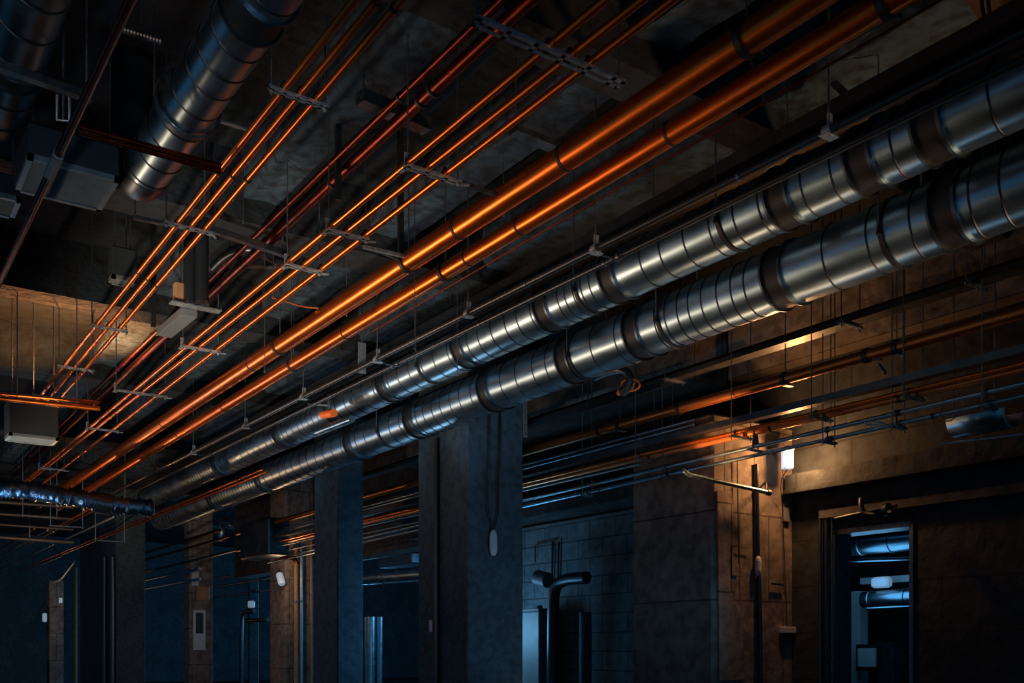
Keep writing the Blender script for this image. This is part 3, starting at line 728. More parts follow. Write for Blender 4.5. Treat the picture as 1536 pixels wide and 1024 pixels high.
# brown panel standing in for warm-lit ceiling concrete, with cables, top right
o = thing('lit_ceiling_patch', 'orange-brown stand-in for a lit patch of ceiling concrete at the top right edge', 'ceiling patch', onZ(1500,10,4.1))
a = [onZ(1448,0,4.1), onZ(1474,38,4.1), onZ(1536,22,4.1), onZ(1560,-40,4.1), onZ(1440,-40,4.1)]
mb = MB(); mb.add([v for v in a]+[v+Vector((0,0,.04)) for v in a], [(0,1,2,3,4),(9,8,7,6,5)]+[(k,5+k,5+(k+1)%5,(k+1)%5) for k in range(5)])
obj('panel', mb, M['lamplit'], o)
for k, px in enumerate((1470, 1480)):
    obj('cable', MB().tube([onZ(px,-30,4.05), onZ(px+3,10,4.05), onZ(px+8,36,4.05)], .012, 8), M['black'], o)
for xx in (0,1): obj('rod', MB().cyl(a[2*xx+1], Vector((a[2*xx+1].x, a[2*xx+1].y, CEIL+EYE)), .007, 8), M['rod'], o)

# ---- valve under the lower duct
Xv = 7.55; 
def V(px, py, dx=0): return atX(px, py, Xv+dx)
vv = thing('pipe_valve', 'black pipe valve with orange handle bits hanging under the lower silver duct', 'valve', V(925,562))
obj('elbow', MB().tube([V(893,566), V(912,558), V(932,553), V(944,560), V(946,574)], .045, 16, 0, 2), M['steel_dark'], vv)
obj('valve_body', MB().tube([V(946,568), V(944,580), V(934,588)], .06, 14, 0, 1), M['black'], vv)
obj('hand_wheel', MB().tube([V(930+16+14*math.cos(t*math.pi/6)*1.0, 577+9*math.sin(t*math.pi/6), .0) for t in range(13)], .012, 8), M['orange_paint'], vv, label='orange hand wheel')
obj('outlet', MB().cyl(V(931,585), V(927,591), .03, 12), M['orange_paint'], vv)
obj('drop_cable', MB().tube([V(882,570), V(882,590), V(881,612)], .008, 8), M['black'], vv)
# valve with blue handle over duct 1 lower left
Xw = 5.75
def U(px, py): return atX(px, py, Xw)
uu = thing('pipe_valve', 'small valve with blue tag and red body on top of the upper silver duct', 'valve', U(480,610))
obj('lever', MB().bar(U(463,606), U(490,608), .03, .02), M['steel'], uu)
obj('blue_tag', MB().bev(U(462,612)-Vector((.02,0,0)), U(471,604)+Vector((.02,0,0)), .008), M['blue_paint'], uu, label='blue plastic tag')
obj('red_body', MB().cyl(U(484,622), U(501,619), .055, 14), M['orange_paint'], uu, label='orange-red valve body')
obj('stem', MB().cyl(U(493,618), U(493,590), .02, 10), M['steel_dark'], uu)
solid('steel_tube', MB().cyl(U(476,648), U(528,628), .05, 16), M['galv'], 'short pale steel tube lying along the lower side of the upper duct, left half', 'tube')

# ================================================================== LEFT-HAND THINGS
def vent_unit(pxs, Z, h, label, cat='air conditioner', slats=15, mat='unit'):
    # pxs: near-left, near-right picture points of the underside, far-right point
    a = onZ(*pxs[0], Z); b = onZ(*pxs[1], Z); c = onZ(*pxs[2], Z)
    x0, x1 = a.x, b.x; ya = (a.y+b.y)/2; yb = c.y; z = Z+EYE
    o = thing('ventilation_unit', label, cat, (x0, ya, z+h))
    obj('casing', MB().bev((x0,ya,z+.02), (x1,yb,z+h), .015), M[mat], o)
    fr = MB(); w = .04
    fr.box((x0,ya,z-.01),(x1,ya+w,z+.03)).box((x0,yb-w,z-.01),(x1,yb,z+.03)).box((x0,ya,z-.01),(x0+w,yb,z+.03)).box((x1-w,ya,z-.01),(x1,yb,z+.03))
    obj('grille_frame', fr, M['grille'], o)
    g = MB(); n = slats
    for k in range(n):
        y = ya+w+(yb-ya-2*w)*(k+.5)/n
        g.bar((x0+w,y,z+.005), (x1-w,y,z+.005), (yb-ya)/n*.5, .006, (0,.25,1))
    obj('louvre_grille', g, M['grille'], o)
    obj('base_tray', MB().box((x0+.01,ya+.01,z+.012), (x1-.01,yb-.01,z+.03)), M['black'], o)
    for xx, yy in ((x0+.05,ya+.1),(x1-.05,ya+.1)):
        obj('hanger_rod', MB().cyl((xx,yy,z+h), (xx,yy,CEIL+EYE), .006, 8), M['rod'], o)
    return o
vent_unit([(42,235),(180,270),(153,317)], 3.7, .27, 'grey ventilation unit with a ribbed grille underside at the upper left')
vent_unit([(-40,285),(33,300),(20,328)], 3.7, .2, 'blue-grey box unit cut off by the left edge below the ribbed unit', slats=8)
vent_unit([(14,651),(88,660),(76,668)], 2.9, .5, 'dark box unit with a pale lip at the far left, below the copper brackets', slats=6)
vent_unit([(168,415),(206,422),(200,432)], 4.05, .35, 'small dark fan box left of the black vertical tubes', slats=6)
# crossbar top left with rods
def onzbar(name, p, q, Z, w, h, m, label, cat, rods=True):
    a, b = onZ(*p, Z), onZ(*q, Z); o = thing(name, label, cat, a)
    obj('bar', MB().bar(a, b, w, h), M[m], o)
    if rods:
        for t in (.05, .95):
            c = a.lerp(b, t); obj('rod', MB().cyl(c, (c.x,c.y,CEIL+EYE), .007, 8), M['rod'], o)
    return o
onzbar('strut_bar', (-30,88), (138,148), 3.6, .06, .05, 'steel_dark', 'dark steel strut across the top left corner', 'strut')
fk = thing('hanger_fork', 'pale forked hanger bracket above the ribbed ventilation unit', 'bracket', onZ(95,160,3.5))
p = onZ(86,180,3.5); q = onZ(104,182,3.5); up = Vector((0,0,.3))
obj('fork', MB().tube([p+up*.55, p, q, q+up*.55], .01, 8), M['steel'], fk)
obj('stem', MB().cyl((p+q)/2+up*.0, Vector(((p.x+q.x)/2,(p.y+q.y)/2,CEIL+EYE)), .008, 8), M['rod'], fk)
# crossing dark red pipes
for dz, py, lab, r in [(0,0,'upper dark red pipe crossing in front of the steep silver duct',.022),(0,8,'lower dark red pipe crossing in front of the steep silver duct',.018)]:
    a, b = onZ(118,190+py,3.5), onZ(331,250+py,3.5)
    o = thing('dark_pipe', lab, 'pipe', a)
    obj('tube', MB().tube([a, b], r, 12), M['dark_copper'], o)
    obj('coupling', MB().tube([a.lerp(b,.2), a.lerp(b,.24)], r*1.3, 12), M['dark_copper'], o)
a, b = onZ(180,42,4.0), onZ(243,62,4.0)
o = thing('corrugated_hose', 'short ribbed grey hose piece near the top left of the frame', 'hose', a)
t = (b-a); L = t.length; prof = []
for k in range(int(L/.02)): prof += [(k*.02, .022),(k*.02+.01, .028)]
obj('hose', MB().lathe(a, b, prof, 16), M['steel_dark'], o)
obj('hanger_wire', MB().cyl(a.lerp(b,.5), Vector((a.lerp(b,.5).x, a.lerp(b,.5).y, CEIL+EYE)), .004, 6), M['rod'], o)
# pair of black vertical tubes with box
Zt = 3.3
for px, r, lab in [(285,.062,'left of two black vertical tubes hanging at centre left'),(303,.065,'right of two black vertical tubes hanging at centre left')]:
    p = onZ(px, 455, 3.45)
    o = thing('vertical_tube', lab, 'tube', (p.x,p.y,CEIL+EYE))
    obj('tube', MB().cyl(p, (p.x,p.y,CEIL+EYE), r, 24), M['blackpipe'], o)
    obj('open_rim', MB().band(p, (0,0,1), r*.8, r*1.08, .03, 24), M['steel_dark'], o)
p = onZ(270,455,3.45)
o = thing('junction_box', 'open pale box lit orange beside the foot of the black vertical tubes', 'junction box', (p.x,p.y,p.z+.3))
obj('box', MB().bev(p-Vector((.06,.05,0)), p+Vector((.03,.05,.2)), .01), M['lamplit'], o)
obj('base_plate', MB().bar(p-Vector((.1,.02,.012)), p+Vector((.4,-.02,-.012)), .12, .01), M['steel'], o)
obj('rod', MB().cyl(p+Vector((0,0,.2)), (p.x,p.y,CEIL+EYE), .006, 8), M['rod'], o)
a, b = onZ(246,500,3.4), onZ(284,468,3.4)
o = thing('strip_light', 'short unlit grey strip fitting below the black vertical tubes', 'light fitting', a)
obj('housing', MB().bar(a, b, .16, .07), M['grey_plastic'], o)
obj('edge', MB().bar(a+Vector((-.08,0,-.035)), b+Vector((-.08,0,-.035)), .012, .012), M['steel'], o)
obj('rod', MB().cyl(a.lerp(b,.7), Vector((a.lerp(b,.7).x,a.lerp(b,.7).y,CEIL+EYE)), .006, 8), M['rod'], o)
# grey strut behind triple A, to the right
onzbar('strut_bar', (300,338), (430,382), 4.1, .07, .06, 'steel_dark', 'long grey strut right of the second upper left bracket', 'strut')
onzbar('strut_bar', (200,326), (252,336), 3.75, .05, .03, 'steel_dark', 'short strut at the lower end of the steep duct', 'strut')
onzbar('strut_bar', (770,195), (835,222), 4.3, .12, .05, 'steel_dark', 'pale double strut above the thickest copper pipe, right of the copper trio', 'strut')
onzbar('strut_bar', (540,145), (640,190), 4.35, .12, .1, 'steel_dark', 'dark thick strut high between the two copper trios near the top', 'strut')
onzbar('strut_bar', (340,395), (420,398), 4.3, .1, .06, 'blackpipe', 'black strut high up right of the vertical tubes', 'strut')
onzbar('strut_bar', (360,640), (520,690), 4.0, .06, .04, 'steel_dark', 'thin dark strut above the ducts in the lower left half', 'strut', False) if False else None
# bent black duct right of tubes
o = solid('pipe_bend', MB().tube([onZ(322,400,4.3), onZ(345,378,4.3), onZ(372,372,4.3), onZ(395,378,4.3), onZ(420,392,4.3)], .06, 16, 0, 2), M['blackpipe'], 'black curved pipe bend high up right of the vertical tubes', 'pipe')
# hooked orange pipe
solid('bent_pipe', MB().tube([onZ(408,446,3.75), onZ(430,452,3.75), onZ(455,460,3.75), onZ(480,462,3.75)], .012, 10, 0, 1), M['pale_copper'], 'thin curved orange pipe under the third copper pipe near the centre', 'pipe')
# small arms from brackets
onzbar('strut_bar', (545,370), (606,384), 3.62, .03, .03, 'steel', 'small steel arm reaching to the big clamp on the thickest copper pipe', 'strut', False)
onzbar('strut_bar', (685,272), (745,292), 3.6, .03, .03, 'steel_dark', 'small steel arm right of the second central bracket', 'strut', False)
# vertical post near the big clamp
p = onZ(601,388,3.72); solid('vertical_post', MB().bar(p, (p.x,p.y,CEIL+EYE), .05, .04, (0,1,0)), M['blackpipe'], 'dark vertical post rising from the thickest copper pipe clamp', 'post')
p = onZ(507,300,3.9); solid('vertical_post', MB().bar(p, (p.x,p.y,CEIL+EYE), .05, .04, (0,1,0)), M['blackpipe'], 'dark vertical post right of the upper left copper trio', 'post')
p = onZ(230,490,3.6); solid('vertical_post', MB().bar(p, (p.x,p.y,CEIL+EYE), .05, .04, (0,1,0)), M['blackpipe'], 'dark vertical post in front of the orange-lit ceiling patch', 'post')
# loose vertical wires (thin lines)
wires = [(686,560,3.1,'thin wire hanging right of the second central bracket'),(622,520,2.9,'long thin wire hanging in front of the brightest copper pipes'),(397,555,3.0,'long thin wire hanging in front of the copper pipes at left centre'),
 (520,470,3.6,'thin wire hanging behind the central trio'),(365,330,3.8,'thin wire hanging right of the upper left trio'),(410,440,3.7,'thin wire hanging left of the central trio'),(437,540,3.4,'thin wire hanging between the central trio and thick copper pipe'),
 (755,320,3.9,'thin wire hanging above the thickest copper pipe'),(980,290,3.9,'thin wire hanging below the lower big copper pipe at right'),(1100,265,3.9,'thin wire against the brown ceiling beam at right'),(1181,250,3.9,'pair wire against the dark ceiling beam at right'),(1515,300,3.9,'thin wire at the right picture edge')]
for px, py, Z, lab in wires:
    p = onZ(px, py, Z)
    o = thing('hanging_wire', lab, 'wire', (p.x,p.y,CEIL+EYE))
    obj('wire', MB().cyl(p, (p.x,p.y,CEIL+EYE), .0045, 6), M['rod'], o)
    obj('end_nut', MB().cyl(p-Vector((0,0,.03)), p, .011, 6), M['rod'], o)
# long cross pipes at left, seen side-on
for py0, py1, Z, r, m_, lab in [(588,604,3.1,.022,'copper','upper thin copper pipe crossing the far left above the box unit'),(594,613,3.0,.03,'copper','lower copper pipe crossing the far left above the box unit')]:
    a, b = onZ(-30,py0,Z), onZ(150,py1,Z)
    o = thing('copper_pipe', lab, 'pipe', a); obj('tube', MB().tube([a,b], r, 12), M[m_], o)
    for t in (.3,.8):
        c = a.lerp(b,t); obj('hanger_rod', MB().cyl(c, (c.x,c.y,CEIL+EYE), .006, 6), M['rod'], o)
# far thin pipes, lower left
far = [(.580,3.0,.024,'copper',52,-20,'topmost orange pipe of the far bundle at the lower left edge'),(.541,3.0,.022,'galv',72,-20,'blue-grey pipe second in the far bundle at the lower left edge'),
 (.534,3.02,.022,'copper',148,74,'orange pipe in the far bundle just below the foil duct'),(.519,3.0,.018,'steel',80,-20,'thin grey pipe third in the far bundle at the lower left edge'),(.52,3.05,.016,'copper',150,82,'thin orange pipe in the far bundle close under the foil duct'),
 (.463,3.0,.022,'galv',80,-20,'blue-grey pipe low in the far bundle at the lower left'),(.461,3.0,.024,'steel',170,100,'pale grey pipe of the far bundle under the foil duct clamp'),
 (.412,3.2,.02,'copper',395,25,'upper of two long orange pipes low at the left under the silver ducts'),(.403,3.2,.026,'copper',400,60,'lower of two long orange pipes low at the left under the silver ducts'),(.396,3.15,.018,'galv',92,22,'lowest blue-grey pipe end at the far lower left')]
for m_, Z, r, mt, pa, pb, lab in far:
    l = Line(Z, m_, 100, r=r); ya, yb = l.Y(pa), l.Y(pb)
    pipe('thin_pipe', l, ya, yb, mt, lab)
for k, (px, py) in enumerate([(60,775),(100,790),(210,770),(165,812),(245,752)]):
    Y = 22+k*.7; p = atY(px, py, Y)
    o = thing('pipe_hanger', ['small far hanger above the lower left pipe bundle, leftmost','small far hanger second along the lower left pipe bundle','small far hanger right of the foil duct end','small far hanger beside the dark column top','small far hanger by the two long orange pipes'][k], 'pipe hanger', (p.x,p.y,CEIL+EYE))
    obj('crossbar', MB().strip((p.x-.35,p.y,p.z), (p.x+.35,p.y,p.z), .06), M['steel_dark'], o)
    for sg in (-.32,.32): obj('threaded_rod', MB().cyl((p.x+sg,p.y,p.z-.02), (p.x+sg,p.y,CEIL+EYE), .01, 6), M['rod'], o)
# perpendicular far pipes behind
for k, (py, r) in enumerate([(752,.05),(770,.04),(786,.03),(805,.05)]):
    a, b = atY(-60,py-4,24.5), atY(110,py+8,24.5)
    o = thing('cross_pipe', ['highest','second','third','lowest'][k]+' dim pipe crossing behind the far left pipe bundle', 'pipe', a)
    obj('tube', MB().tube([a,b], r, 12), M['black'], o)
    c = a.lerp(b,.6); obj('hanger_rod', MB().cyl(c, (c.x,c.y,CEIL+EYE), .01, 6), M['rod'], o)

# ---- on the wide column
def oncol(px, py, off=.05): return atY(px, py, YC1-off)
oval(oncol(740,833), oncol(740,795), .062, .6, 'oval_lamp', 'small unlit white oval lamp on the wide column', 'lamp', 'white')
o = thing('lamp_cable', 'pair of black cables looping down the wide column to its oval lamp', 'cable', oncol(740,700))
obj('cable', MB().tube([oncol(732,615), oncol(731,700), oncol(732,770), oncol(738,786), oncol(739,795)], .008, 8, 0, 1), M['black'], o)
obj('cable', MB().tube([oncol(748,612), oncol(747,700), oncol(748,765), oncol(743,786), oncol(740,795)], .012, 8, 0, 1), M['black'], o)
a = atX(646,948,7.15); b = atX(651,930,7.15)
solid('switch_plate', MB().bev((7.12,a.y,a.z), (7.15,b.y,b.z), .006), M['white'], 'tiny pale switch plate on the dark left face of the wide column', 'switch')
solid('vertical_conduit', MB().box(W(7.1,onX(660,7.15),-EYE), W(7.15,onX(656,7.15),3.0)), M['black'], 'dark vertical strip on the left face of the wide column', 'conduit')  # black strip along a dark band of this face
# ---- boxes and pipes to the right of wide column, on the floor/wall
a = atX(793,918,9.9); b = atX(819,918,9.9)
cb = thing('cabinet', 'tall pale grey cabinet standing right of the wide column', 'cabinet', (9.9,(a.y+b.y)/2,0))
obj('body', MB().bev((9.75,min(a.y,b.y),0), (10.2,max(a.y,b.y),a.z), .015), M['grey_plastic'], cb)
obj('lid', MB().bev((9.72,min(a.y,b.y)-.03,a.z), (10.22,max(a.y,b.y)+.03,a.z+.05), .01), M['grey_plastic'], cb)
obj('handle', MB().cyl((9.95,(a.y+b.y)/2,a.z+.05), (9.95,(a.y+b.y)/2,a.z+.11), .05, 12), M['black'], cb)
o = thing('bent_pipe', 'thick dark pipe curving down to the ground right of the tall cabinet', 'pipe', (9.8,onX(829,9.8),0))
Yb = onX(829,9.8)
obj('tube', MB().tube([(9.8,Yb,0), (9.8,Yb,atX(829,900,9.8).z), atX(834,876,9.8), atX(850,868,9.8), atX(880,866,9.8)], .10, 20, 0, 2), M['blackpipe'], o)
obj('flange', MB().cyl(atX(806,866,9.75), atX(822,870,9.78), .13, 20), M['grey_plastic'], o)
solid('vertical_tube', MB().cyl(W(9.9,onX(878,9.9),-EYE), W(9.9,onX(878,9.9),zat(918,9.9,onX(878,9.9))), .1, 18), M['column'], 'dim blue vertical tube right of the curving thick pipe', 'tube')
o = thing('wall_bracket', 'thin wire bracket fixed to the block wall right of the wide column', 'bracket', atX(825,820,10.28))
obj('bars', MB().tube([atX(803,842,10.3), atX(803,817,10.3), atX(836,810,10.3)], .012, 8).tube([atX(828,870,10.3), atX(829,812,10.3)], .02, 8).tube([atX(837,870,10.3), atX(838,812,10.3)], .02, 8), M['black'], o)
solid('diagonal_brace', MB().cyl(atX(872,741,8.9), atX(908,761,9.6), .012, 8), M['steel'], 'thin diagonal brace below the conduits right of the wide column', 'brace')
# ---- gap between the two middle columns: far ducts and pipes
ribbed_duct(atX(530,868,12.2), atX(640,860,12.2), .19, 'broad blue-lit round duct seen between the two middle columns', .9)
bx = MB(); a = atX(566,852,13.2); b = atX(618,828,13.2)
solid('duct_box', MB().bev((13.2,min(a.y,b.y),a.z), (13.9,max(a.y,b.y),b.z), .03), M['galv'], 'pale blue rectangular duct box between the two middle columns', 'duct')
for k, (py, px) in enumerate([(742,606),(752,606),(765,606),(778,606)]):
    l = Line(2.6-.05*k, (HY-py)/(px-VX), px, r=.018)
for k in range(6):
    m_ = (HY-(792+k*8))/(585-VX); l = Line(m_*(11.0+.12*k)/CO, m_, 585, r=.018+.006*(k%3))
    pipe('thin_pipe', l, l.Y(655), l.Y(520), 'galv', ['topmost','second','third','fourth','fifth','lowest'][k]+' of the thin pipes seen between the two middle columns')
solid('vertical_tube', MB().cyl(W(12,onX(556,12),-EYE), W(12,onX(556,12),zat(925,12,onX(556,12))), .17, 20), M['galv'], 'pale blue tube standing in for blue light low between the two middle columns', 'tube')  # these two tubes stand in for a patch of blue light
solid('vertical_tube', MB().cyl(W(12.4,onX(570,12.4),-EYE), W(12.4,onX(570,12.4),zat(925,12.4,onX(570,12.4))), .1, 20), M['galv'], 'narrower blue tube standing in for blue light low between the two middle columns', 'tube')
Yg = onX(585,8.0)
solid('box_duct', MB().bev(W(9.4,onX(606,9.4),zat(790,9.4,onX(606,9.4))), W(9.9,onX(556,9.4),zat(738,9.4,onX(556,9.4))), .03), M['galv_dark'], 'dark square duct box hanging between the two middle columns', 'duct')
# ---- far middle: gap 220-405
for k, (py, px0, px1, r, m_) in enumerate([(812,215,330,.04,'dark_copper'),(822,215,345,.035,'dark_copper'),(836,215,400,.04,'galv_dark'),(862,215,300,.05,'galv'),(876,215,300,.04,'galv'),(858,325,425,.04,'galv'),(872,325,425,.05,'galv'),(889,320,425,.04,'galv')]):
    pm_ = (px0+px1)/2; m_s = (HY-py)/(pm_-VX); Xk = (8.1+.17*k) if k < 5 else 11.5+.25*(k%4); l = Line(m_s*Xk/CO, m_s, pm_, r=r)
    pipe('far_pipe', l, l.Y(px1), l.Y(px0), m_, ['topmost dim reddish','second dim reddish','third dim grey','upper blue','lower blue','upper blue','middle blue','lowest blue'][k]+' far pipe '+('right of the dark column at lower left' if k < 5 else 'left of the column with the tilted lamp'))
o = thing('bent_pipe', 'grey pipe bending down in front of the distant blue pillar', 'pipe', atX(362,960,11.6))
obj('tube', MB().tube([(11.6,onX(362,11.6),0), atX(362,925,11.6), atX(364,918,11.6), atX(382,916,11.6)], .07, 14, 0, 2), M['steel_dark'], o)
solid('thin_pipe', MB().cyl(atX(370,931,11.4), atX(402,929,11.4), .07, 12), M['blackpipe'], 'short dark pipe crossing the distant blue pillar', 'pipe')
# small lamp glow objects
def small_lamp(px, py, X, r, h, label, mat='soft_lamp', tilt=0):
    c = atX(px, py, X); d = Vector((0, math.sin(tilt), math.cos(tilt)))
    a = c-d*h/2; b = c+d*h/2
    o = thing('small_lamp', label, 'lamp', b)
    obj('diffuser', MB().lathe(a, b, [(0,r*.7),(h*.1,r),(h*.9,r),(h,r*.7)], 18), M[mat], o)
    obj('cap', MB().cyl(b, b+d*h*.18, r*.5, 12), M['black'], o)
small_lamp(421, 868, 9.05, .09, .34, 'tilted white work lamp on the brown-lit column', 'cool_lamp', .6)
small_lamp(67, 926, 7.2, .09, .36, 'small white lamp on the narrow pillar at the far left', 'cool_lamp')
small_lamp(91, 900, 7.3, .06, .2, 'tiny pale lamp near the top of the far left pillar')
small_lamp(377, 906, 11.2, .11, .22, 'round pale lamp in front of the distant blue pillar', 'cool_lamp')
# panel column things
Xq = 8.96
def Q(px, py): return atX(px, py, Xq)
Yq = onX(284, 9.0)
def boxY(px0, py0, px1, py1, Y, th, m, nm, lab, cat, b=.01, extra=None):
    a = atY(px0, py1, Y); c = atY(px1, py0, Y)
    o = thing(nm, lab, cat, a)
    obj('body', MB().bev((a.x,Y-th,a.z), (c.x,Y,c.z), b), M[m], o)
    return o, a, c
o, a, c = boxY(289,915,308,975, Yq, .05, 'white', 'notice_board', 'pale upright notice panel on the brownish column', 'panel')
obj('dark_window', MB().box((a.x+.08,Yq-.06,a.z+(c.z-a.z)*.42), (c.x-.08,Yq-.05,c.z-.08)), M['black'], o)
o, a, c = boxY(293,880,313,900, Yq, .14, 'lamplit', 'small_box', 'small orange-lit box above the notice panel', 'box')
obj('cover', MB().bev((a.x+.04,Yq-.17,a.z+.05), (c.x-.04,Yq-.14,c.z-.05), .005), M['lamplit'], o)
o, a, c = boxY(286,852,297,878, Yq, .1, 'white', 'small_box', 'narrow pale box highest on the brownish column', 'box')
obj('cover', MB().bev((a.x+.03,Yq-.12,a.z+.05), (c.x-.03,Yq-.1,c.z-.05), .005), M['white'], o)
# vertical pipes on tilted-lamp column
Ym = onX(428, 9.2)
for px, y0_, y1_, r, m_, lab in [(444,822,955,.05,'lamplit','pale vertical pipe with orange glow on the tilted-lamp column'),(452,822,955,.04,'steel','grey vertical pipe beside the pale one on the tilted-lamp column'),(467,790,960,.035,'lamplit','thin vertical pipe at the right edge of the tilted-lamp column')]:
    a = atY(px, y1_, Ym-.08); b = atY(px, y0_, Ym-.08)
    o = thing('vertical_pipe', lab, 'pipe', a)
    obj('tube', MB().cyl((a.x,a.y,0), b, r, 14), M[m_], o)  # the brown pipes carry orange lamplight in their colour
    obj('pipe_clip', MB().band(a.lerp(b,.4), (0,0,1), r, r*1.4, .05, 14).bar(a.lerp(b,.4), a.lerp(b,.4)+Vector((0,.07,0)), .03, .03), M['steel_dark'], o)
a = atY(400,832,Ym-.1); b = atY(442,836,Ym-.1); c_ = atY(446,846,Ym-.1)
solid('bent_pipe', MB().tube([a,b,c_], .05, 12, 0, 2), M['dark_copper'], 'dark pipe elbow at the top of the vertical pipes on the tilted-lamp column', 'pipe')
a = atX(360,840,8.2); b = atX(403,775,8.2)
solid('box_duct', MB().bev((8.2,min(a.y,b.y),min(a.z,b.z)), (8.7,max(a.y,b.y),max(a.z,b.z)), .03), M['galv_dark'], 'dark hanging square duct left of the slim blue-grey column', 'duct')
a = atX(334,812,8.4); b = atX(350,775,8.4)
solid('duct_elbow', MB().tube([a, a+Vector((0,0,.5)), atX(350,782,8.4)], .12, 16, 0, 1), M['galv'], 'small silver elbow beside the dark hanging square duct', 'duct')
# pillar top elbow at far left
solid('bent_pipe', MB().tube([atX(80,872,7.3), atX(92,868,7.3), atX(104,852,7.3), atX(112,842,7.3)], .06, 12, 0, 1), M['steel'], 'slanting grey pipe at the top of the far left pillar', 'pipe')
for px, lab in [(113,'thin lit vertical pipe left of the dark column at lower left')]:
    solid('vertical_pipe', MB().cyl(W(7.2,onX(px,7.2),-EYE), W(7.2,onX(px,7.2),zat(850,7.2,onX(px,7.2))), .07, 12), M['lamplit'], lab, 'pipe')
for px, lab in [(157,'left of two pale vertical strips on the dark column at lower left'),(169,'right of two pale vertical strips on the dark column at lower left')]:  # tubes stand in for lit stripes on the column
    Y = onX(px, 6.9); solid('vertical_pipe', MB().cyl(W(6.9,Y,-EYE), W(6.9,Y,zat(835,6.9,Y)), .07, 12), M['steel_dark'], lab, 'pipe')
# ledge strips in the doorway corner etc.

# ================================================================== LIGHT
def light(kind, loc, col, e, size=.2, aim=None, spot=None, name='light', sy=None):
    d = bpy.data.lights.new(name, kind); d.color = col; d.energy = e
    if kind == 'AREA':
        d.size = size
        if sy: d.shape = 'RECTANGLE'; d.size_y = sy
    elif kind in ('POINT', 'SPOT'): d.shadow_soft_size = size
    if kind == 'SPOT' and spot: d.spot_size = spot[0]; d.spot_blend = spot[1]
    o = bpy.data.objects.new(name, d); C.objects.link(o); o.location = loc
    if aim is not None:
        v = Vector(aim)-Vector(loc); o.rotation_euler = v.to_track_quat('-Z', 'Y').to_euler()
    return o
OR = (1.0,.38,.10); OR2 = (1.0,.55,.26); BL = (.16,.50,.85); CY = (.35,.68,1.0)
# the hanging lamp itself
light('POINT', W(XL-.03,YL-.16,(zl0+zl1)/2), (1,.42,.14), 75, .07, name='lamp_glow')
light('SPOT', W(7.9,7.9,1.7), (1,.42,.14), 210, .1, aim=W(9.6,8.0,3.9), spot=(math.radians(62),.7), name='added_uplight')  # separate unseen spot, added to warm the ledge soffits
NW = (1.0,.80,.60)
def throw(x, y, z, elev, half, col, e, dy=.6, size=.18, name='fill_spot'):
    a = math.radians(elev); p = W(x, y, z)
    light('SPOT', p, col, e, size, aim=p+Vector((math.cos(a), dy, math.sin(a))), spot=(math.radians(2*half), .7), name=name)
# added unseen spots left of the copper runs, thrown up at them
for y, e in ((3.8,200),(6.6,1700),(9.6,1500),(13.0,1200),(17,150)):
    throw(.2, y, -.9, 50, 19, NW, e)
light('SPOT', W(3.0,15.2,3.7), (1,.38,.12), 620, .12, aim=W(2.6,15.0,5), spot=(math.radians(150),.35), name='warm_ceiling_lamp')
def strip_fill(x, z, y0, y1, aimx, aimz, col, e, w=.12, name='fill_strip'):
    p = W(x, (y0+y1)/2, z); o = light('AREA', p, col, e, w, name=name, sy=y1-y0)
    o.data.spread = math.radians(64)
    t = (W(aimx, (y0+y1)/2, aimz)-p).normalized(); yv = Vector((0,1,0)); zv = -t; xv = yv.cross(zv).normalized()
    o.rotation_euler = Matrix((xv, yv, zv)).transposed().to_euler(); return o
# long area lights added low and out of view for highlights
strip_fill(-1.6, -1.3, 8.0, 16.0, 4.2, 3.7, (1,.70,.45), 22)
strip_fill(8.35, -1.4, 5.6, 13.0, 6.4, 3.4, (.60,.82,1), 12)
def back_throw(x, y, ty, tx, tz, col, e, cone, size=.14, name='fill_spot'):
    light('SPOT', W(x, y, -1.3), col, e, size, aim=W(tx, ty, tz), spot=(math.radians(cone), .9), name=name)
for y, ty, e in ((15.5,7.6,420),(17.5,8.4,520),(20,9.6,480),(23,11.5,420),(27,14,420)):  # unseen spots added for the streaks along the copper
    back_throw(-1.6, y, ty, 4.1, 3.6, (1,.64,.40), e, 27)
for y, ty, e in ((12.6,7.4,100),(14.5,9.0,150),(17,10.8,110),(20,12.6,70)):  # unseen cool spots added for the duct streaks
    back_throw(8.35, y, ty, 6.4, 3.4, (.50,.76,1), e, 26, name='cool_fill_spot')
for y, ty, e in ((7.9,4.9,50),(9.4,5.8,90)):  # unseen warm spots added for the near duct undersides
    back_throw(8.35, y, ty, 6.5, 3.4, (1,.55,.28), e, 26, name='warm_side_light')
# unseen cool spot added to brighten the faces of the columns
light('SPOT', W(7.7,2.0,-.9), (.35,.68,1), 420, .3, aim=W(7.6,11.3,.9), spot=(math.radians(30),.9), name='column_fill')
light('SPOT', W(1.5,17,-.9), (1,.75,.55), 1300, .2, aim=W(4.6,24,3.0), spot=(math.radians(36),.9), name='fill_spot')  # unseen spot added to bring out the far thin pipes
# added unseen cool spots thrown at the ducts
CW = (.50,.75,1.0)
for y, e in ((1.0,80),(3.4,450),(6.2,900),(9.4,700),(13.0,400)):
    throw(1.2, y, -1.0, 39, 11, CW, e, name='cool_fill_spot')
light('SPOT', W(2.0,.5,.5), (.4,.68,1), 55, .3, aim=W(4.0,6.5,4.8), spot=(math.radians(60),.8), name='cool_spot')
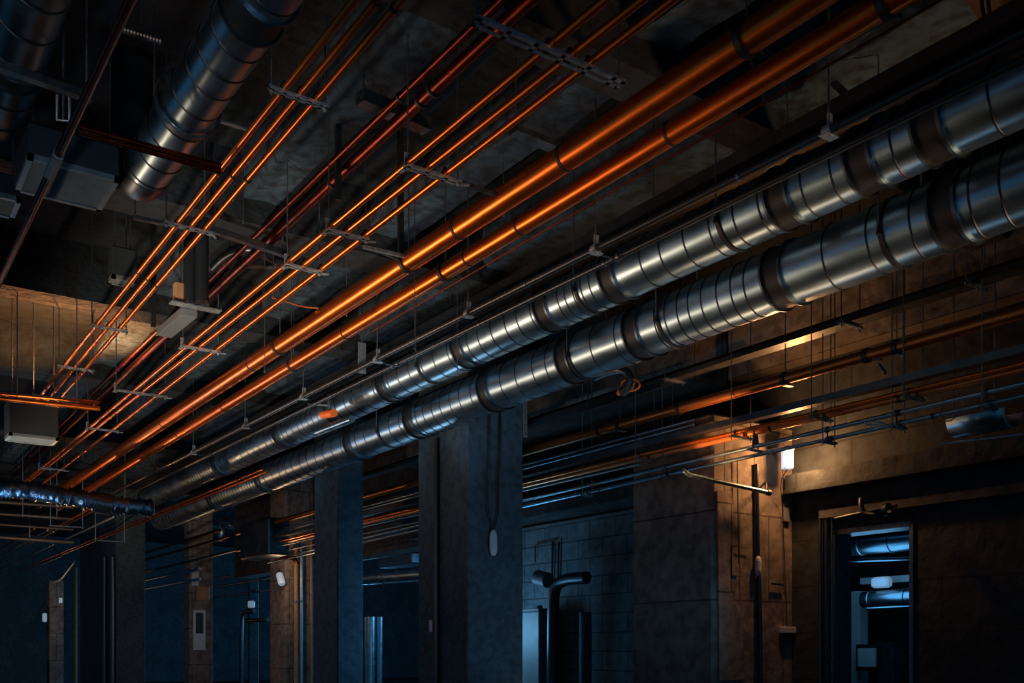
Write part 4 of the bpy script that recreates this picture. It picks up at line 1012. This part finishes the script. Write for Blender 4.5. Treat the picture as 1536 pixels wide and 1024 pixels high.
# warm light from the low right grazing the undersides of the ducts
light('SPOT', W(9.2,.8,-.2), (1,.55,.28), 900, .15, aim=W(6.6,4.6,3.35), spot=(math.radians(40),.9), name='warm_side_light')
for y, e in ((4.5,90),(9.0,110)):  # added spots imitating copper glow on the upper duct sides
    light('SPOT', W(.3,y-2,1.2), (1,.45,.2), e, .12, aim=W(6.4,y+2.5,3.75), spot=(math.radians(34),.8), name='warm_side_light')
light('SPOT', W(-1.0,2.2,-.5), (.62,.80,1), 260, .2, aim=W(1.6,6.6,3.8), spot=(math.radians(36),.8), name='cool_fill_spot')  # unseen cool spot added to brighten the ventilation unit
light('SPOT', W(-2.5,4.5,2.4), (1,.55,.3), 160, .1, aim=W(2.1,6.4,3.9), spot=(math.radians(30),.8), name='warm_side_light')
light('SPOT', W(.5,16.5,-.6), (.35,.65,1), 260, .2, aim=W(1.5,20,2.7), spot=(math.radians(40),.8), name='cool_fill_spot')  # unseen cool spot added to turn the foil duct bluer
# blue rooms
light('POINT', W(12.3,8.6,1.0), BL, 19, .5, name='blue_room')
light('POINT', W(14,20,1.6), BL, 200, .6, name='blue_far')
light('POINT', W(9.0,14.2,.3), BL, 90, .4, name='blue_wall')  # no room here: unseen light added for the block wall
light('POINT', W(16,33,1.5), BL, 900, .8, name='blue_far')
light('POINT', W(3.9,23,1.6), (1,.5,.22), 75, .1, name='warm_far')  # unseen warm light added for the far pipe bundle
light('POINT', W(2.2,19.5,1.4), (.3,.62,1), 70, .1, name='cool_far')  # unseen cool light added for the same bundle
# small warm lamps by the far columns
light('POINT', atX(418,864,8.7), OR2, 25, .1, name='small_warm')
light('POINT', atX(66,920,6.9), OR2, 22, .1, name='small_warm')
light('POINT', atX(300,890,8.4), OR2, 14, .1, name='small_warm')

w = bpy.data.worlds.new('world'); bpy.context.scene.world = w; w.use_nodes = True
bg = w.node_tree.nodes['Background']; bg.inputs[0].default_value = (.03,.15,.28,1); bg.inputs[1].default_value = .5

cam = bpy.data.cameras.new('camera'); co = bpy.data.objects.new('camera', cam); C.objects.link(co)
co.location = (0,0,EYE); co.rotation_euler = (math.pi/2, 0, -TH)
cam.sensor_width = 36; cam.lens = 36*F/1536; cam.shift_y = (HY-512)/1536; cam.clip_end = 200
bpy.context.scene.camera = co
sc = bpy.context.scene
sc.view_settings.view_transform = 'Standard'; sc.view_settings.look = 'None'; sc.view_settings.exposure = 0
